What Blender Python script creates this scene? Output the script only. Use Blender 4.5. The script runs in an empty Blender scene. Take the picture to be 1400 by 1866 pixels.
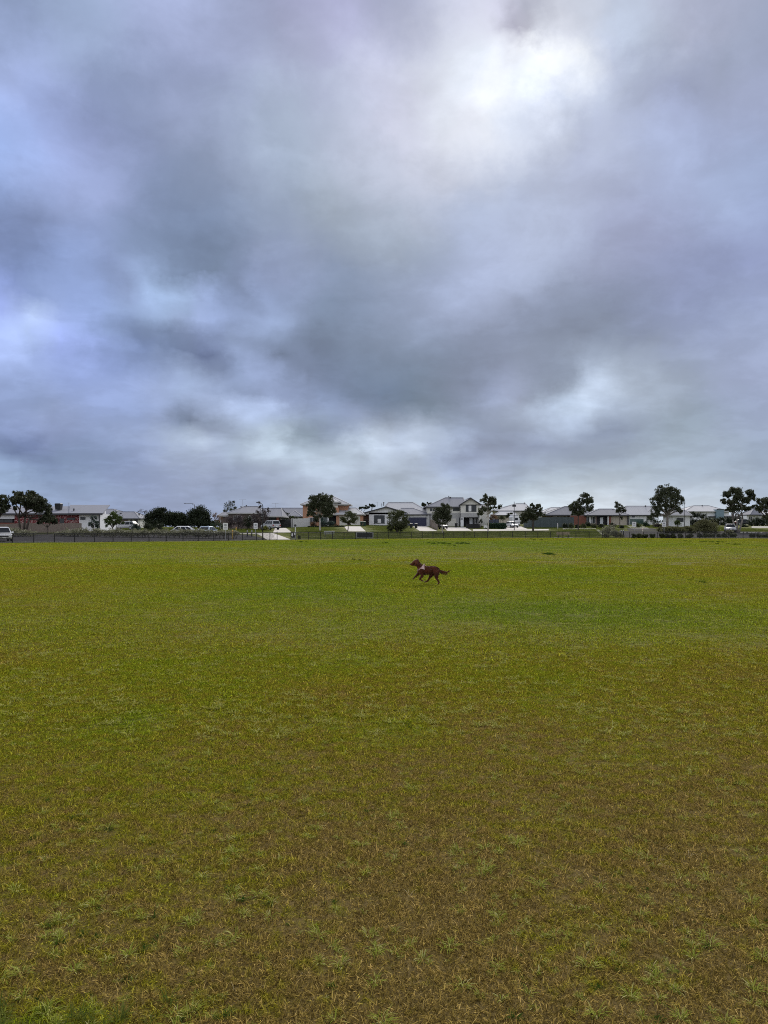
import bpy, math, random
import numpy as np
from mathutils import Vector

random.seed(7); rng = np.random.default_rng(7)
SC = bpy.context.scene
COL = SC.collection
R = math.radians

# ------------------------------------------------------------------ camera
F = 1402.0; CW, CH = 1400.0, 1866.0; HZ = 962.0; CAMH = 1.6
PITCH = math.atan((HZ - CH / 2) / F)
cam_d = bpy.data.cameras.new('camera'); cam = bpy.data.objects.new('camera', cam_d); COL.objects.link(cam)
cam.location = (0, 0, CAMH); cam.rotation_euler = (math.pi / 2 + PITCH, 0, 0)
cam_d.sensor_fit = 'VERTICAL'; cam_d.sensor_height = 24.0; cam_d.lens = 24.0 * F / CH
cam_d.clip_start = 0.05; cam_d.clip_end = 9000
SC.camera = cam
SC.view_settings.view_transform = 'Standard'; SC.view_settings.look = 'None'
EXPO = 1.1; SC.view_settings.exposure = EXPO; SC.view_settings.gamma = 1.0
SC.view_settings.use_curve_mapping = False

def W(px, py, D):
    u = (px - CW / 2) / F; v = (CH / 2 - py) / F
    dy = math.cos(PITCH) - v * math.sin(PITCH); dz = math.sin(PITCH) + v * math.cos(PITCH)
    return Vector((u / dy * D, D, CAMH + dz / dy * D))
def dirpx(px, py):
    p = W(px, py, 1.0) - Vector((0, 0, CAMH)); return p.normalized()
def lin(c):
    c = np.asarray(c, float) / 255.0
    return np.where(c <= 0.04045, c / 12.92, ((c + 0.055) / 1.055) ** 2.4)

# ------------------------------------------------------------------ world: overcast sky
SUN_AZ = 11.7; SUN_EL = 31.0
world = bpy.data.worlds.new('World'); SC.world = world; world.use_nodes = True
SKY_PTS = [(10,10,113,128,152),(30,80,180,196,245),(130,25,169,188,222),(270,20,174,186,225),(400,80,160,170,204),(200,130,130,143,175),(210,220,115,128,157),(40,190,172,188,236),(20,260,161,189,245),
(140,250,159,172,221),(340,160,143,154,189),(350,225,143,155,185),(490,230,173,189,212),(580,60,168,170,207),(560,110,153,160,186),(640,200,178,192,216),(690,180,207,211,237),(60,425,98,110,144),
(110,370,157,171,212),(210,300,152,165,206),(300,390,113,129,161),(400,420,125,143,176),(370,340,126,141,169),(500,400,143,158,180),(600,390,144,157,173),(690,430,150,164,183),(690,300,160,170,189),
(470,40,146,155,185),(430,300,126,137,163),(760,20,160,168,197),(900,20,220,224,250),(945,65,166,169,193),(985,115,295,302,303),(1045,100,219,225,244),(880,175,251,257,264),(860,230,212,218,234),
(770,250,196,202,218),(720,200,199,203,224),(960,230,200,211,234),(1100,60,149,160,182),(1200,50,162,173,192),(1250,20,167,171,201),(1280,140,115,125,148),(1350,60,148,161,186),(1390,130,161,172,207),
(1200,180,138,150,181),(1130,150,157,169,193),(1030,250,145,156,181),(1100,270,166,179,210),(1050,310,158,171,202),(1230,280,169,188,227),(1250,220,156,169,208),(1320,290,120,131,161),(1340,350,171,192,233),
(1250,380,138,148,183),(1100,390,139,151,183),(950,340,156,170,199),(870,370,155,171,201),(750,330,183,191,213),(720,420,154,169,190),(1000,430,169,184,215),(1150,440,137,146,182),(1380,430,123,134,169),
(10,570,139,150,209),(100,660,144,161,207),(370,470,110,126,156),(230,610,103,118,156),(330,640,76,89,118),(385,660,72,83,111),(435,620,122,135,165),(450,705,87,99,126),(250,770,135,154,201),
(100,750,139,153,188),(60,820,93,107,149),(150,880,142,165,201),(340,690,168,185,219),(300,700,149,163,205),(370,768,74,84,108),(540,780,128,144,162),(400,850,123,135,165),(480,860,139,151,181),
(550,650,63,74,92),(650,720,75,96,121),(600,560,106,124,150),(680,520,121,136,164),(650,825,145,159,179),(690,806,219,236,261),(740,735,74,90,111),(720,670,106,124,150),(850,650,89,102,125),
(840,540,159,174,209),(920,470,161,175,208),(760,480,129,145,173),(1000,570,112,126,155),(1150,540,110,125,155),(1100,600,97,111,135),(1250,500,130,142,182),(1300,530,112,124,159),(1270,580,137,151,188),
(1370,580,151,166,199),(1380,500,138,150,194),(1350,650,152,164,198),(1200,690,136,149,172),(1150,705,155,169,187),(950,745,121,131,152),(930,720,144,154,185),(880,695,83,96,120),(1000,695,107,120,147),
(1000,650,92,106,130),(1250,770,121,139,155),(1350,770,146,160,193),(1100,790,118,134,165),(900,800,110,123,151),(850,830,101,112,143),(900,850,160,176,209),(1000,885,168,185,206),(800,890,170,188,209),
(1150,860,159,177,196),(1300,820,149,166,185),(1350,860,117,134,161),(1250,880,146,167,196),(1390,885,164,187,218),(960,925,221,240,256),(700,912,148,170,194),(450,922,146,169,205),(50,895,140,160,194),
(1080,925,211,225,242),(1290,915,197,212,226),(200,910,137,156,193),(340,905,135,153,191),(850,910,158,175,195),(600,900,155,171,196),(299,481,79,91,112),(366,486,100,116,141),(285,513,188,215,264),
(320,535,169,196,232),(347,500,118,136,169),(231,519,128,143,180),(190,486,120,133,170),(136,500,156,178,229),(68,527,130,152,201),(27,481,108,123,158),(27,543,118,134,182),(5,551,178,201,270),
(57,592,206,228,263),(87,587,215,237,284),(16,589,172,195,251),(60,630,121,140,187),(30,633,197,218,275),(100,565,122,140,191),(122,592,152,171,228),(163,560,155,179,234),(130,630,182,202,275),
(136,655,133,152,201),(353,641,87,100,137),(299,622,99,117,151),(231,649,111,130,174),(366,546,167,185,228),(339,579,122,136,167),(217,562,152,175,217),(407,486,99,115,138),(461,519,88,102,125),
(461,538,112,126,159),(475,554,177,198,246),(494,579,125,143,172),(510,486,154,167,205),(391,551,171,193,245),(434,600,121,138,172),(391,638,98,112,151),(440,636,149,168,208),(434,671,156,175,216),
(543,538,108,123,150),(611,579,118,135,164),(507,665,75,88,110),(706,617,113,130,156),(746,565,144,158,190),(469,633,122,137,170),(190,715,155,175,230),(41,726,124,142,182),(35,767,170,188,237),
(90,778,129,143,182),(27,810,91,109,152),(41,797,95,110,151),(95,799,139,154,199),(144,832,110,131,164),(81,865,96,115,158),(11,854,155,179,216),(33,875,149,175,212),(258,748,141,159,203),
(285,751,153,170,209),(326,696,158,181,221),(353,770,101,117,147),(307,770,120,134,169),(326,786,123,139,167),(299,786,165,180,212),(347,802,175,191,215),(372,799,195,211,234),(244,794,145,161,198),
(366,843,144,156,190),(244,865,137,153,195),(190,859,108,122,163),(421,702,91,108,141),(467,696,164,182,226),(497,715,145,162,203),(461,740,220,243,285),(402,737,192,210,251),(529,726,85,99,127),
(570,737,152,171,212),(510,734,150,166,203),(597,713,78,96,126),(706,729,92,115,149),(611,772,124,141,174),(556,794,111,130,149),(611,789,87,101,127),(638,748,144,159,197),(692,783,69,79,95),
(727,794,123,136,164),(725,808,200,218,246),(489,813,222,243,264),(543,829,214,234,258),(442,789,146,161,185),(440,813,116,129,148),(421,829,183,202,230),(394,799,157,171,202),(388,786,88,101,130),
(543,813,130,147,167),(611,813,171,190,211),(651,810,200,218,241),(603,851,207,226,249),(611,835,137,152,170),(741,848,82,94,115),(679,862,180,198,221),(421,875,120,137,172),(529,875,125,138,169),
(651,881,136,151,181),(776,740,90,111,133),(828,767,85,100,123),(901,723,146,162,199),(923,751,151,167,193),(991,753,197,217,246),(1075,721,217,235,262),(1031,737,210,231,258),(1099,753,138,153,176),
(1031,718,106,120,141),(977,729,102,115,139),(1086,810,103,119,148),(950,821,110,125,162),(869,832,100,113,143),(825,808,175,194,228),(765,808,201,218,242),(841,856,164,186,226),(1031,875,158,178,195),
(950,884,149,170,188),(923,870,120,139,167),(1004,843,115,131,164),(1004,778,144,160,191),(895,72,237,243,260),(930,74,161,164,186),(963,72,146,149,169),(1044,118,255,262,255),(1022,128,225,231,248),
(854,172,230,237,252),(854,142,191,204,221),(922,142,237,244,254),(995,180,246,255,274),(963,194,198,213,235),(1098,128,188,201,230),(1152,74,198,216,242),(990,42,164,174,195),(1030,74,193,201,222),
(1139,172,147,161,190),(1044,199,188,204,230)]
UNSEEN_SKY_FILL = lin((225, 228, 238))  # sky outside the view, raised above the visible average as fill light
def build_sky():
    nt = world.node_tree; nt.nodes.clear(); N = nt.nodes.new; L = nt.links.new
    def math_(op, a, b=None, c=None, clamp=False):
        n = N('ShaderNodeMath'); n.operation = op; n.use_clamp = clamp
        for k, v in enumerate((a, b, c)):
            if v is None: continue
            if isinstance(v, (int, float)): n.inputs[k].default_value = v
            else: L(v, n.inputs[k])
        return n.outputs[0]
    tc = N('ShaderNodeTexCoord'); d0 = tc.outputs['Generated']
    sep = N('ShaderNodeSeparateXYZ'); L(d0, sep.inputs[0])
    zc = math_('MAXIMUM', sep.outputs[2], 0.0)
    den = math_('ADD', zc, 0.26)
    comb = N('ShaderNodeCombineXYZ'); L(math_('DIVIDE', sep.outputs[0], den), comb.inputs[0]); L(math_('DIVIDE', sep.outputs[1], den), comb.inputs[1]); comb.inputs[2].default_value = 3.7
    plane = comb.outputs[0]
    def noise(scale, detail, rough, vec=plane, dist=0.0, off=0):
        n = N('ShaderNodeTexNoise'); n.inputs['Scale'].default_value = scale; n.inputs['Detail'].default_value = detail
        n.inputs['Roughness'].default_value = rough; n.inputs['Distortion'].default_value = dist
        if off:
            m = N('ShaderNodeVectorMath'); m.operation = 'ADD'; L(vec, m.inputs[0]); m.inputs[1].default_value = (off, off * .7, off * .3); vec = m.outputs[0]
        L(vec, n.inputs['Vector']); return n
    w = noise(2.6, 8.0, 0.58)
    ws = N('ShaderNodeSeparateColor'); L(w.outputs['Color'], ws.inputs[0])
    w2 = noise(14.0, 8.0, 0.62, d0)
    ws2 = N('ShaderNodeSeparateColor'); L(w2.outputs['Color'], ws2.inputs[0])
    az = math_('ARCTAN2', sep.outputs[0], sep.outputs[1])
    el = math_('ARCSINE', sep.outputs[2])
    az = math_('MULTIPLY_ADD', math_('SUBTRACT', ws.outputs[0], 0.5), 0.05, az)
    az = math_('MULTIPLY_ADD', math_('SUBTRACT', ws2.outputs[0], 0.5), 0.075, az)
    amp = math_('MULTIPLY_ADD', zc, 0.20, 0.010)
    el = math_('MULTIPLY_ADD', math_('SUBTRACT', ws.outputs[1], 0.5), math_('MINIMUM', amp, 0.13), el)
    el = math_('MULTIPLY_ADD', math_('SUBTRACT', ws2.outputs[1], 0.5), math_('MINIMUM', math_('MULTIPLY', amp, 0.8), 0.085), el)
    tl = math_('MULTIPLY_ADD', az, 1 / R(30), 1.0, clamp=True); tr = math_('MULTIPLY', az, 1 / R(30), clamp=True); side = math_('GREATER_THAN', az, 0.0)
    # control colours gathered onto rows of constant elevation, left and right of straight ahead
    P = np.array([list(dirpx(p[0], p[1])) for p in SKY_PTS]); C = np.array([lin(p[2:]) for p in SKY_PTS])
    pa = np.arctan2(P[:, 0], P[:, 1]); pe = np.arcsin(P[:, 2])
    rows = [R(x) for x in [0.3, 1.2, 2.0] + list(np.arange(2.8, 10.5, .8)) + list(np.arange(11.2, 36.5, 1.4))]
    def colour(a, e):
        q = ((pa - a) * math.cos(e)) ** 2 + ((pe - e) * (1.0 if e > R(10) else 1.4)) ** 2
        sg = min(max(.62 * math.sqrt(np.sort(q)[2]), .009), .034); w_ = np.exp(-q / (2 * sg * sg)) + 1e-9
        return (w_[:, None] * C).sum(0) / w_.sum()
    azs = np.linspace(0, 1, 28); prev = None
    def mix(f, a, b):
        mx = N('ShaderNodeMix'); mx.data_type = 'RGBA'; L(f, mx.inputs['Factor']); L(a, mx.inputs['A'])
        if isinstance(b, tuple): mx.inputs['B'].default_value = b
        else: L(b, mx.inputs['B'])
        return mx.outputs['Result']
    def span(v, lo, hi):
        mr = N('ShaderNodeMapRange'); L(v, mr.inputs['Value']); mr.inputs['From Min'].default_value = lo; mr.inputs['From Max'].default_value = hi; return mr.outputs[0]
    for i, e in enumerate(rows):
        halves = []
        for t, a0 in ((tl, R(-30)), (tr, 0.0)):
            ramp = N('ShaderNodeValToRGB'); cr = ramp.color_ramp; cr.interpolation = 'LINEAR'
            for k, u in enumerate(azs):
                if k == 0: x = cr.elements[0]; x.position = 0
                elif k == len(azs) - 1: x = cr.elements[-1]; x.position = 1
                else: x = cr.elements.new(float(u))
                x.color = (*[float(v) for v in colour(a0 + u * R(30), e)], 1)
            L(t, ramp.inputs[0]); halves.append(ramp.outputs[0])
        c = mix(side, *halves)
        prev = c if prev is None else mix(span(el, rows[i - 1], e), prev, c)
    mean = (*[float(v) for v in UNSEEN_SKY_FILL], 1)  # raised fill colour, not an average of the visible sky
    prev = mix(span(el, R(36), R(56)), prev, mean)                       # unseen sky overhead and behind, brightened to fill the house fronts
    prev = mix(span(math_('ABSOLUTE', az), R(30), R(65)), prev, mean)
    # cloud texture: soft billows and ragged streaks
    b1 = noise(3.8, 7.0, 0.55, plane, 0.2, 11); b2 = noise(10.0, 6.0, 0.58, d0, 0.1, 5)
    k1 = math_('MULTIPLY_ADD', b1.outputs['Fac'], 0.30, 0.85)
    k2 = math_('MULTIPLY_ADD', b2.outputs['Fac'], 0.36, 0.82)
    kk = math_('MULTIPLY', k1, k2)
    wis = noise(6.4, 8.0, 0.58, plane, 0.25, 23)
    mw = N('ShaderNodeMapRange'); mw.interpolation_type = 'SMOOTHSTEP'; L(wis.outputs['Fac'], mw.inputs['Value']); mw.inputs['From Min'].default_value = .40; mw.inputs['From Max'].default_value = .62; mw.inputs['To Min'].default_value = .94; mw.inputs['To Max'].default_value = 1.06
    kk = math_('MULTIPLY', kk, mw.outputs[0])
    sky = N('ShaderNodeTexSky'); sky.sky_type = 'NISHITA'; sky.sun_disc = False
    sky.sun_elevation = R(SUN_EL); sky.sun_rotation = R(SUN_AZ); sky.altitude = 20
    vm = N('ShaderNodeVectorMath'); vm.operation = 'SCALE'; L(prev, vm.inputs[0]); L(math_('MULTIPLY', kk, 10.0 * 2 ** -EXPO), vm.inputs['Scale'])
    mx = N('ShaderNodeMix'); mx.data_type = 'RGBA'; mx.inputs['Factor'].default_value = 0.03
    L(vm.outputs[0], mx.inputs['A']); L(sky.outputs[0], mx.inputs['B'])
    bg = N('ShaderNodeBackground'); L(mx.outputs['Result'], bg.inputs[0]); bg.inputs[1].default_value = 0.1
    out = N('ShaderNodeOutputWorld'); L(bg.outputs[0], out.inputs[0])
build_sky()
sd = bpy.data.lights.new('sun', 'SUN'); sd.energy = 1.5; sd.angle = R(22); sd.color = (1.0, 0.95, 0.86)
sun = bpy.data.objects.new('sun', sd); COL.objects.link(sun)
sv = Vector((math.sin(R(SUN_AZ)) * math.cos(R(SUN_EL)), math.cos(R(SUN_AZ)) * math.cos(R(SUN_EL)), math.sin(R(SUN_EL))))
sun.rotation_euler = sv.to_track_quat('Z', 'Y').to_euler(); sun.location = sv * 50
SC.cycles.max_bounces = 6; SC.cycles.transparent_max_bounces = 6
SC.cycles.use_denoising = False; SC.cycles.pixel_filter_type = 'BLACKMAN_HARRIS'; SC.cycles.filter_width = 1.05

# ------------------------------------------------------------------ materials
MATS = {}
def mat(name, col, rough=0.7, spec=0.3, metal=0.0, var=0.0, vscale=3.0, bump=0.0, bscale=20.0, trans=0.0, sheen=0.0, objvar=0.0, col2=None, coat=0.0, stretch=None, vdetail=5.0):
    if name in MATS: return MATS[name]
    m = bpy.data.materials.new(name); m.use_nodes = True; MATS[name] = m
    nt = m.node_tree; N = nt.nodes.new; L = nt.links.new; b = nt.nodes['Principled BSDF']
    b.inputs['Roughness'].default_value = rough; b.inputs['Specular IOR Level'].default_value = spec; b.inputs['Metallic'].default_value = metal
    if sheen: b.inputs['Sheen Weight'].default_value = sheen; b.inputs['Sheen Roughness'].default_value = 0.4
    if coat: b.inputs['Coat Weight'].default_value = coat
    tc = N('ShaderNodeTexCoord'); vec = tc.outputs['Object']
    if stretch:
        mp = N('ShaderNodeMapping'); mp.inputs['Scale'].default_value = stretch; L(vec, mp.inputs[0]); vec = mp.outputs[0]
    no = N('ShaderNodeTexNoise'); no.inputs['Scale'].default_value = vscale; no.inputs['Detail'].default_value = vdetail; no.inputs['Roughness'].default_value = 0.65
    L(vec, no.inputs['Vector'])
    mx = N('ShaderNodeMix'); mx.data_type = 'RGBA'
    c2 = col2 if col2 else tuple(c * (1 - var) for c in col)
    c1 = col if col2 else tuple(min(1, c * (1 + var)) for c in col)
    mx.inputs['A'].default_value = (*c2, 1); mx.inputs['B'].default_value = (*c1, 1)
    mr = N('ShaderNodeMapRange'); mr.inputs['From Min'].default_value = 0.32; mr.inputs['From Max'].default_value = 0.68; L(no.outputs['Fac'], mr.inputs[0])
    L(mr.outputs[0], mx.inputs['Factor']); c = mx.outputs['Result']
    if objvar:
        oi = N('ShaderNodeObjectInfo'); hs = N('ShaderNodeHueSaturation')
        ma = N('ShaderNodeMath'); ma.operation = 'MULTIPLY_ADD'; ma.inputs[1].default_value = 2 * objvar; ma.inputs[2].default_value = 1 - objvar
        L(oi.outputs['Random'], ma.inputs[0]); L(ma.outputs[0], hs.inputs['Value']); L(c, hs.inputs['Color']); c = hs.outputs[0]
    L(c, b.inputs['Base Color'])
    if bump:
        n2 = N('ShaderNodeTexNoise'); n2.inputs['Scale'].default_value = bscale; n2.inputs['Detail'].default_value = 4; L(vec, n2.inputs['Vector'])
        bp = N('ShaderNodeBump'); bp.inputs['Strength'].default_value = bump; bp.inputs['Distance'].default_value = 0.02; L(n2.outputs['Fac'], bp.inputs['Height']); L(bp.outputs[0], b.inputs['Normal'])
    if trans:
        tr = N('ShaderNodeBsdfTranslucent'); L(c, tr.inputs[0]); ms = N('ShaderNodeMixShader'); ms.inputs[0].default_value = trans
        L(b.outputs[0], ms.inputs[1]); L(tr.outputs[0], ms.inputs[2]); L(ms.outputs[0], nt.nodes['Material Output'].inputs[0])
    return m

def turf_group():
    """colour of the sports turf as a function of the place on the ground: green and straw patches"""
    g = bpy.data.node_groups.new('turf_colour', 'ShaderNodeTree')
    g.interface.new_socket('Straw', in_out='OUTPUT', socket_type='NodeSocketFloat')
    g.interface.new_socket('Colour', in_out='OUTPUT', socket_type='NodeSocketColor')
    N = g.nodes.new; L = g.links.new
    ge = N('ShaderNodeNewGeometry'); pos = ge.outputs['Position']
    def noise(scale, det, sx=1, sy=1, rough=.6):
        mp = N('ShaderNodeMapping'); mp.inputs['Scale'].default_value = (sx, sy, 0); L(pos, mp.inputs[0])
        n = N('ShaderNodeTexNoise'); n.inputs['Scale'].default_value = scale; n.inputs['Detail'].default_value = det; n.inputs['Roughness'].default_value = rough
        L(mp.outputs[0], n.inputs['Vector']); return n.outputs['Fac']
    def m(op, a, b=0.0, c=0.0, cl=False):
        n = N('ShaderNodeMath'); n.operation = op; n.use_clamp = cl
        for k, v in enumerate((a, b, c)):
            if isinstance(v, (int, float)): n.inputs[k].default_value = v
            else: L(v, n.inputs[k])
        return n.outputs[0]
    s = m('ADD', m('MULTIPLY', noise(0.12, 4), 0.7), m('ADD', m('MULTIPLY', noise(0.9, 5), 0.40), m('MULTIPLY', noise(9.0, 5, 1, 1, .75), 1.0)))
    # greener areas of the oval, in metres on the ground (x, y, radius x, radius y, weight)
    for (x, y, rx, ry, wt) in ((3.0, 14.5, 8.5, 6.0, .22), (-2.2, 19.0, 4.0, 7.5, .14), (-1.13, 2.45, .55, .30, .4), (5, 80, 75, 66, .22), (1, 26, 26, 16, .10), (.3, 2.6, 6.5, 7.5, -.225), (5.5, 6.0, 4.5, 7.0, -.12), (-2.1, 6.4, .5, .9, .13), (.6, 3.0, .7, .6, .10), (0.2, 6.2, .9, 1.4, .08)):
        mp = N('ShaderNodeMapping'); mp.vector_type = 'TEXTURE'; mp.inputs['Location'].default_value = (x, y, 0); mp.inputs['Scale'].default_value = (rx, ry, 1e6); L(pos, mp.inputs[0])
        gr = N('ShaderNodeTexGradient'); gr.gradient_type = 'QUADRATIC_SPHERE'; L(mp.outputs[0], gr.inputs[0])
        s = m('SUBTRACT', s, m('MULTIPLY', gr.outputs['Fac'], wt * 1.6))
    mr = N('ShaderNodeMapRange'); mr.inputs['From Min'].default_value = 0.78; mr.inputs['From Max'].default_value = 1.28; L(s, mr.inputs[0])
    cr = N('ShaderNodeValToRGB'); e = cr.color_ramp.elements
    e[0].position = 0; e[0].color = (0.165, 0.225, 0.014, 1); e[1].position = 1; e[1].color = (0.268, 0.192, 0.055, 1)
    x = e.new(.35); x.color = (0.225, 0.255, 0.016, 1); x = e.new(.68); x.color = (0.258, 0.228, 0.022, 1)
    L(mr.outputs[0], cr.inputs[0])
    o = N('NodeGroupOutput'); L(mr.outputs[0], o.inputs['Straw']); L(cr.outputs[0], o.inputs['Colour'])
    return g
TURF = turf_group()
def ground_mat(name, verge=False):
    m_ = bpy.data.materials.new(name); m_.use_nodes = True; nt = m_.node_tree; N = nt.nodes.new; L = nt.links.new; b = nt.nodes['Principled BSDF']
    b.inputs['Roughness'].default_value = 0.95; b.inputs['Specular IOR Level'].default_value = 0.05
    ge = N('ShaderNodeNewGeometry'); pos = ge.outputs['Position']
    def noise(sc, det, rough=.65):
        n = N('ShaderNodeTexNoise'); n.inputs['Scale'].default_value = sc; n.inputs['Detail'].default_value = det; n.inputs['Roughness'].default_value = rough; L(pos, n.inputs['Vector']); return n.outputs['Fac']
    if verge:
        rp = N('ShaderNodeValToRGB'); e = rp.color_ramp.elements; e[0].position = .3; e[0].color = (0.06, 0.09, 0.018, 1); e[1].position = .72; e[1].color = (0.17, 0.15, 0.045, 1)
        L(noise(0.35, 5), rp.inputs[0]); c = rp.outputs[0]
    else:
        tg = N('ShaderNodeGroup'); tg.node_tree = TURF
        mz = N('ShaderNodeMix'); mz.data_type = 'RGBA'; mz.inputs['Factor'].default_value = .6; mz.inputs['B'].default_value = (0.075, 0.054, 0.028, 1); L(tg.outputs['Colour'], mz.inputs['A']); c = mz.outputs['Result']
    hs = N('ShaderNodeHueSaturation'); L(c, hs.inputs['Color'])
    f = noise(26.0, 6, .75); mr = N('ShaderNodeMapRange'); mr.inputs['From Min'].default_value = .3; mr.inputs['From Max'].default_value = .7
    mr.inputs['To Min'].default_value = .52; mr.inputs['To Max'].default_value = 1.32; L(f, mr.inputs[0]); L(mr.outputs[0], hs.inputs['Value'])
    L(hs.outputs[0], b.inputs['Base Color'])
    bp = N('ShaderNodeBump'); bp.inputs['Strength'].default_value = .8; bp.inputs['Distance'].default_value = .03; L(noise(40.0, 5, .7), bp.inputs['Height']); L(bp.outputs[0], b.inputs['Normal'])
    return m_
def blade_mat(name, kind):
    m_ = bpy.data.materials.new(name); m_.use_nodes = True; nt = m_.node_tree; N = nt.nodes.new; L = nt.links.new
    nt.nodes.remove(nt.nodes['Principled BSDF'])
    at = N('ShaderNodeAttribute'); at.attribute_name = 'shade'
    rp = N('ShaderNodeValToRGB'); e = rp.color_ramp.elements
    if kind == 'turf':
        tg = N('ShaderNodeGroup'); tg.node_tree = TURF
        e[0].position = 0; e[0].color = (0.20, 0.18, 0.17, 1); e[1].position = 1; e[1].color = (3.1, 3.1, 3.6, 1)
        x = e.new(.5); x.color = (.84, .85, .80, 1); x = e.new(.86); x.color = (1.55, 1.55, 1.35, 1)  # pale straw tones, with sunlit highlights and dark gaps painted in too
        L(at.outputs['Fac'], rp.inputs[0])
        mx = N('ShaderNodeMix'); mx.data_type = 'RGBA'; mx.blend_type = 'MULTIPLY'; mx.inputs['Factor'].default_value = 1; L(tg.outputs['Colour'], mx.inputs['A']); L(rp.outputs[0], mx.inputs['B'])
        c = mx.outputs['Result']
    else:
        e[0].position = 0; e[1].position = 1
        if kind == 'tuft':
            e[0].color = (0.19, 0.25, 0.03, 1); e[1].color = (0.56, 0.52, 0.24, 1); x = e.new(.6); x.color = (0.37, 0.39, 0.07, 1)
        elif kind == 'pale':
            e[0].color = (0.22, 0.245, 0.025, 1); e[1].color = (0.50, 0.47, 0.17, 1)
        elif kind == 'dark':
            e[0].color = (0.025, 0.06, 0.010, 1); e[1].color = (0.07, 0.13, 0.02, 1)
        elif kind == 'verge':
            e[0].color = (0.065, 0.105, 0.018, 1); e[1].color = (0.17, 0.18, 0.04, 1)
        elif kind == 'dry':
            e[0].color = (0.22, 0.17, 0.07, 1); e[1].color = (0.48, 0.40, 0.24, 1)
        L(at.outputs['Fac'], rp.inputs[0]); c = rp.outputs[0]
    d = N('ShaderNodeBsdfDiffuse'); tr = N('ShaderNodeBsdfTranslucent'); L(c, d.inputs[0]); L(c, tr.inputs[0])
    ms = N('ShaderNodeMixShader'); ms.inputs[0].default_value = .35; L(d.outputs[0], ms.inputs[1]); L(tr.outputs[0], ms.inputs[2])
    L(ms.outputs[0], nt.nodes['Material Output'].inputs[0]); return m_

# ------------------------------------------------------------------ mesh helpers
def link(o, parent=None):
    COL.objects.link(o)
    if parent is not None: o.parent = parent
    return o
def tag(o, label=None, cat=None, group=None, kind=None):
    if label: o['label'] = label
    if cat: o['category'] = cat
    if group: o['group'] = group
    if kind: o['kind'] = kind
    return o
def empty(name, loc, rz=0.0, label=None, cat=None, group=None):
    o = bpy.data.objects.new(name, None); o.location = loc; o.rotation_euler = (0, 0, rz); o.empty_display_size = .3; link(o)
    return tag(o, label, cat, group)
class MB:
    def __init__(s): s.v = []; s.f = []
    def add(s, vs, fs):
        n = len(s.v); s.v += [tuple(v) for v in vs]; s.f += [tuple(i + n for i in f) for f in fs]; return s
    def box(s, x0, x1, y0, y1, z0, z1):
        return s.add([(x0,y0,z0),(x1,y0,z0),(x1,y1,z0),(x0,y1,z0),(x0,y0,z1),(x1,y0,z1),(x1,y1,z1),(x0,y1,z1)],
                     [(0,3,2,1),(4,5,6,7),(0,1,5,4),(1,2,6,5),(2,3,7,6),(3,0,4,7)])
    def tube(s, pts, rad, n=6, cap=True):
        pts = [Vector(p) for p in pts]; rings = []
        if isinstance(rad, (int, float)): rad = [rad] * len(pts)
        for i, p in enumerate(pts):
            t = (pts[min(i+1, len(pts)-1)] - pts[max(i-1, 0)]).normalized()
            a = t.cross(Vector((0, 0, 1)) if abs(t.z) < .9 else Vector((1, 0, 0))).normalized(); b = t.cross(a)
            rings.append([p + (a * math.cos(2*math.pi*k/n) + b * math.sin(2*math.pi*k/n)) * rad[i] for k in range(n)])
        fs = []
        for i in range(len(pts) - 1):
            for k in range(n): fs.append((i*n+k, i*n+(k+1) % n, (i+1)*n+(k+1) % n, (i+1)*n+k))
        if cap: fs.append(tuple(range(n))[::-1]); fs.append(tuple((len(pts)-1)*n+k for k in range(n)))
        return s.add([v for r in rings for v in r], fs)
    def prism(s, poly, y0, y1):      # polygon in x,z extruded along y
        n = len(poly)
        return s.add([(x, y0, z) for x, z in poly] + [(x, y1, z) for x, z in poly],
                     [tuple(range(n)), tuple(range(2*n-1, n-1, -1))] + [(i, i+n, (i+1) % n+n, (i+1) % n) for i in range(n)])
    def beam(s, a, b, w, h):
        a = Vector(a); b = Vector(b); t = (b - a).normalized(); sd = t.cross(Vector((0, 0, 1)))
        sd = sd.normalized() if sd.length > 1e-4 else Vector((1, 0, 0)); up = sd.cross(t)
        vs = [p + sd * (i * w / 2) + up * (j * h / 2) for p in (a, b) for i, j in ((-1,-1),(1,-1),(1,1),(-1,1))]
        return s.add(vs, [(0,1,2,3),(7,6,5,4),(0,4,5,1),(1,5,6,2),(2,6,7,3),(3,7,4,0)])
    def build(s, name, m, parent=None, smooth=False, kind=None):
        me = bpy.data.meshes.new(name); me.from_pydata(s.v, [], s.f); me.update()
        if m: me.materials.append(m)
        if smooth: me.polygons.foreach_set('use_smooth', [True] * len(me.polygons))
        o = bpy.data.objects.new(name, me); link(o, parent)
        if kind: o['kind'] = kind
        return o
def np_mesh(name, V, FA, m=None, shade=None):
    """V n*3, FA faces n*k all of the same size"""
    me = bpy.data.meshes.new(name); k = FA.shape[1]
    me.vertices.add(len(V)); me.vertices.foreach_set('co', np.asarray(V, np.float32).ravel())
    me.loops.add(FA.size); me.loops.foreach_set('vertex_index', FA.astype(np.int32).ravel())
    me.polygons.add(len(FA)); me.polygons.foreach_set('loop_start', np.arange(0, FA.size, k, dtype=np.int32))
    me.polygons.foreach_set('loop_total', np.full(len(FA), k, np.int32))
    if shade is not None:
        a = me.attributes.new('shade', 'FLOAT', 'FACE'); a.data.foreach_set('value', np.asarray(shade, np.float32))
    me.update(calc_edges=True); me.validate()
    if m: me.materials.append(m)
    return me

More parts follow.
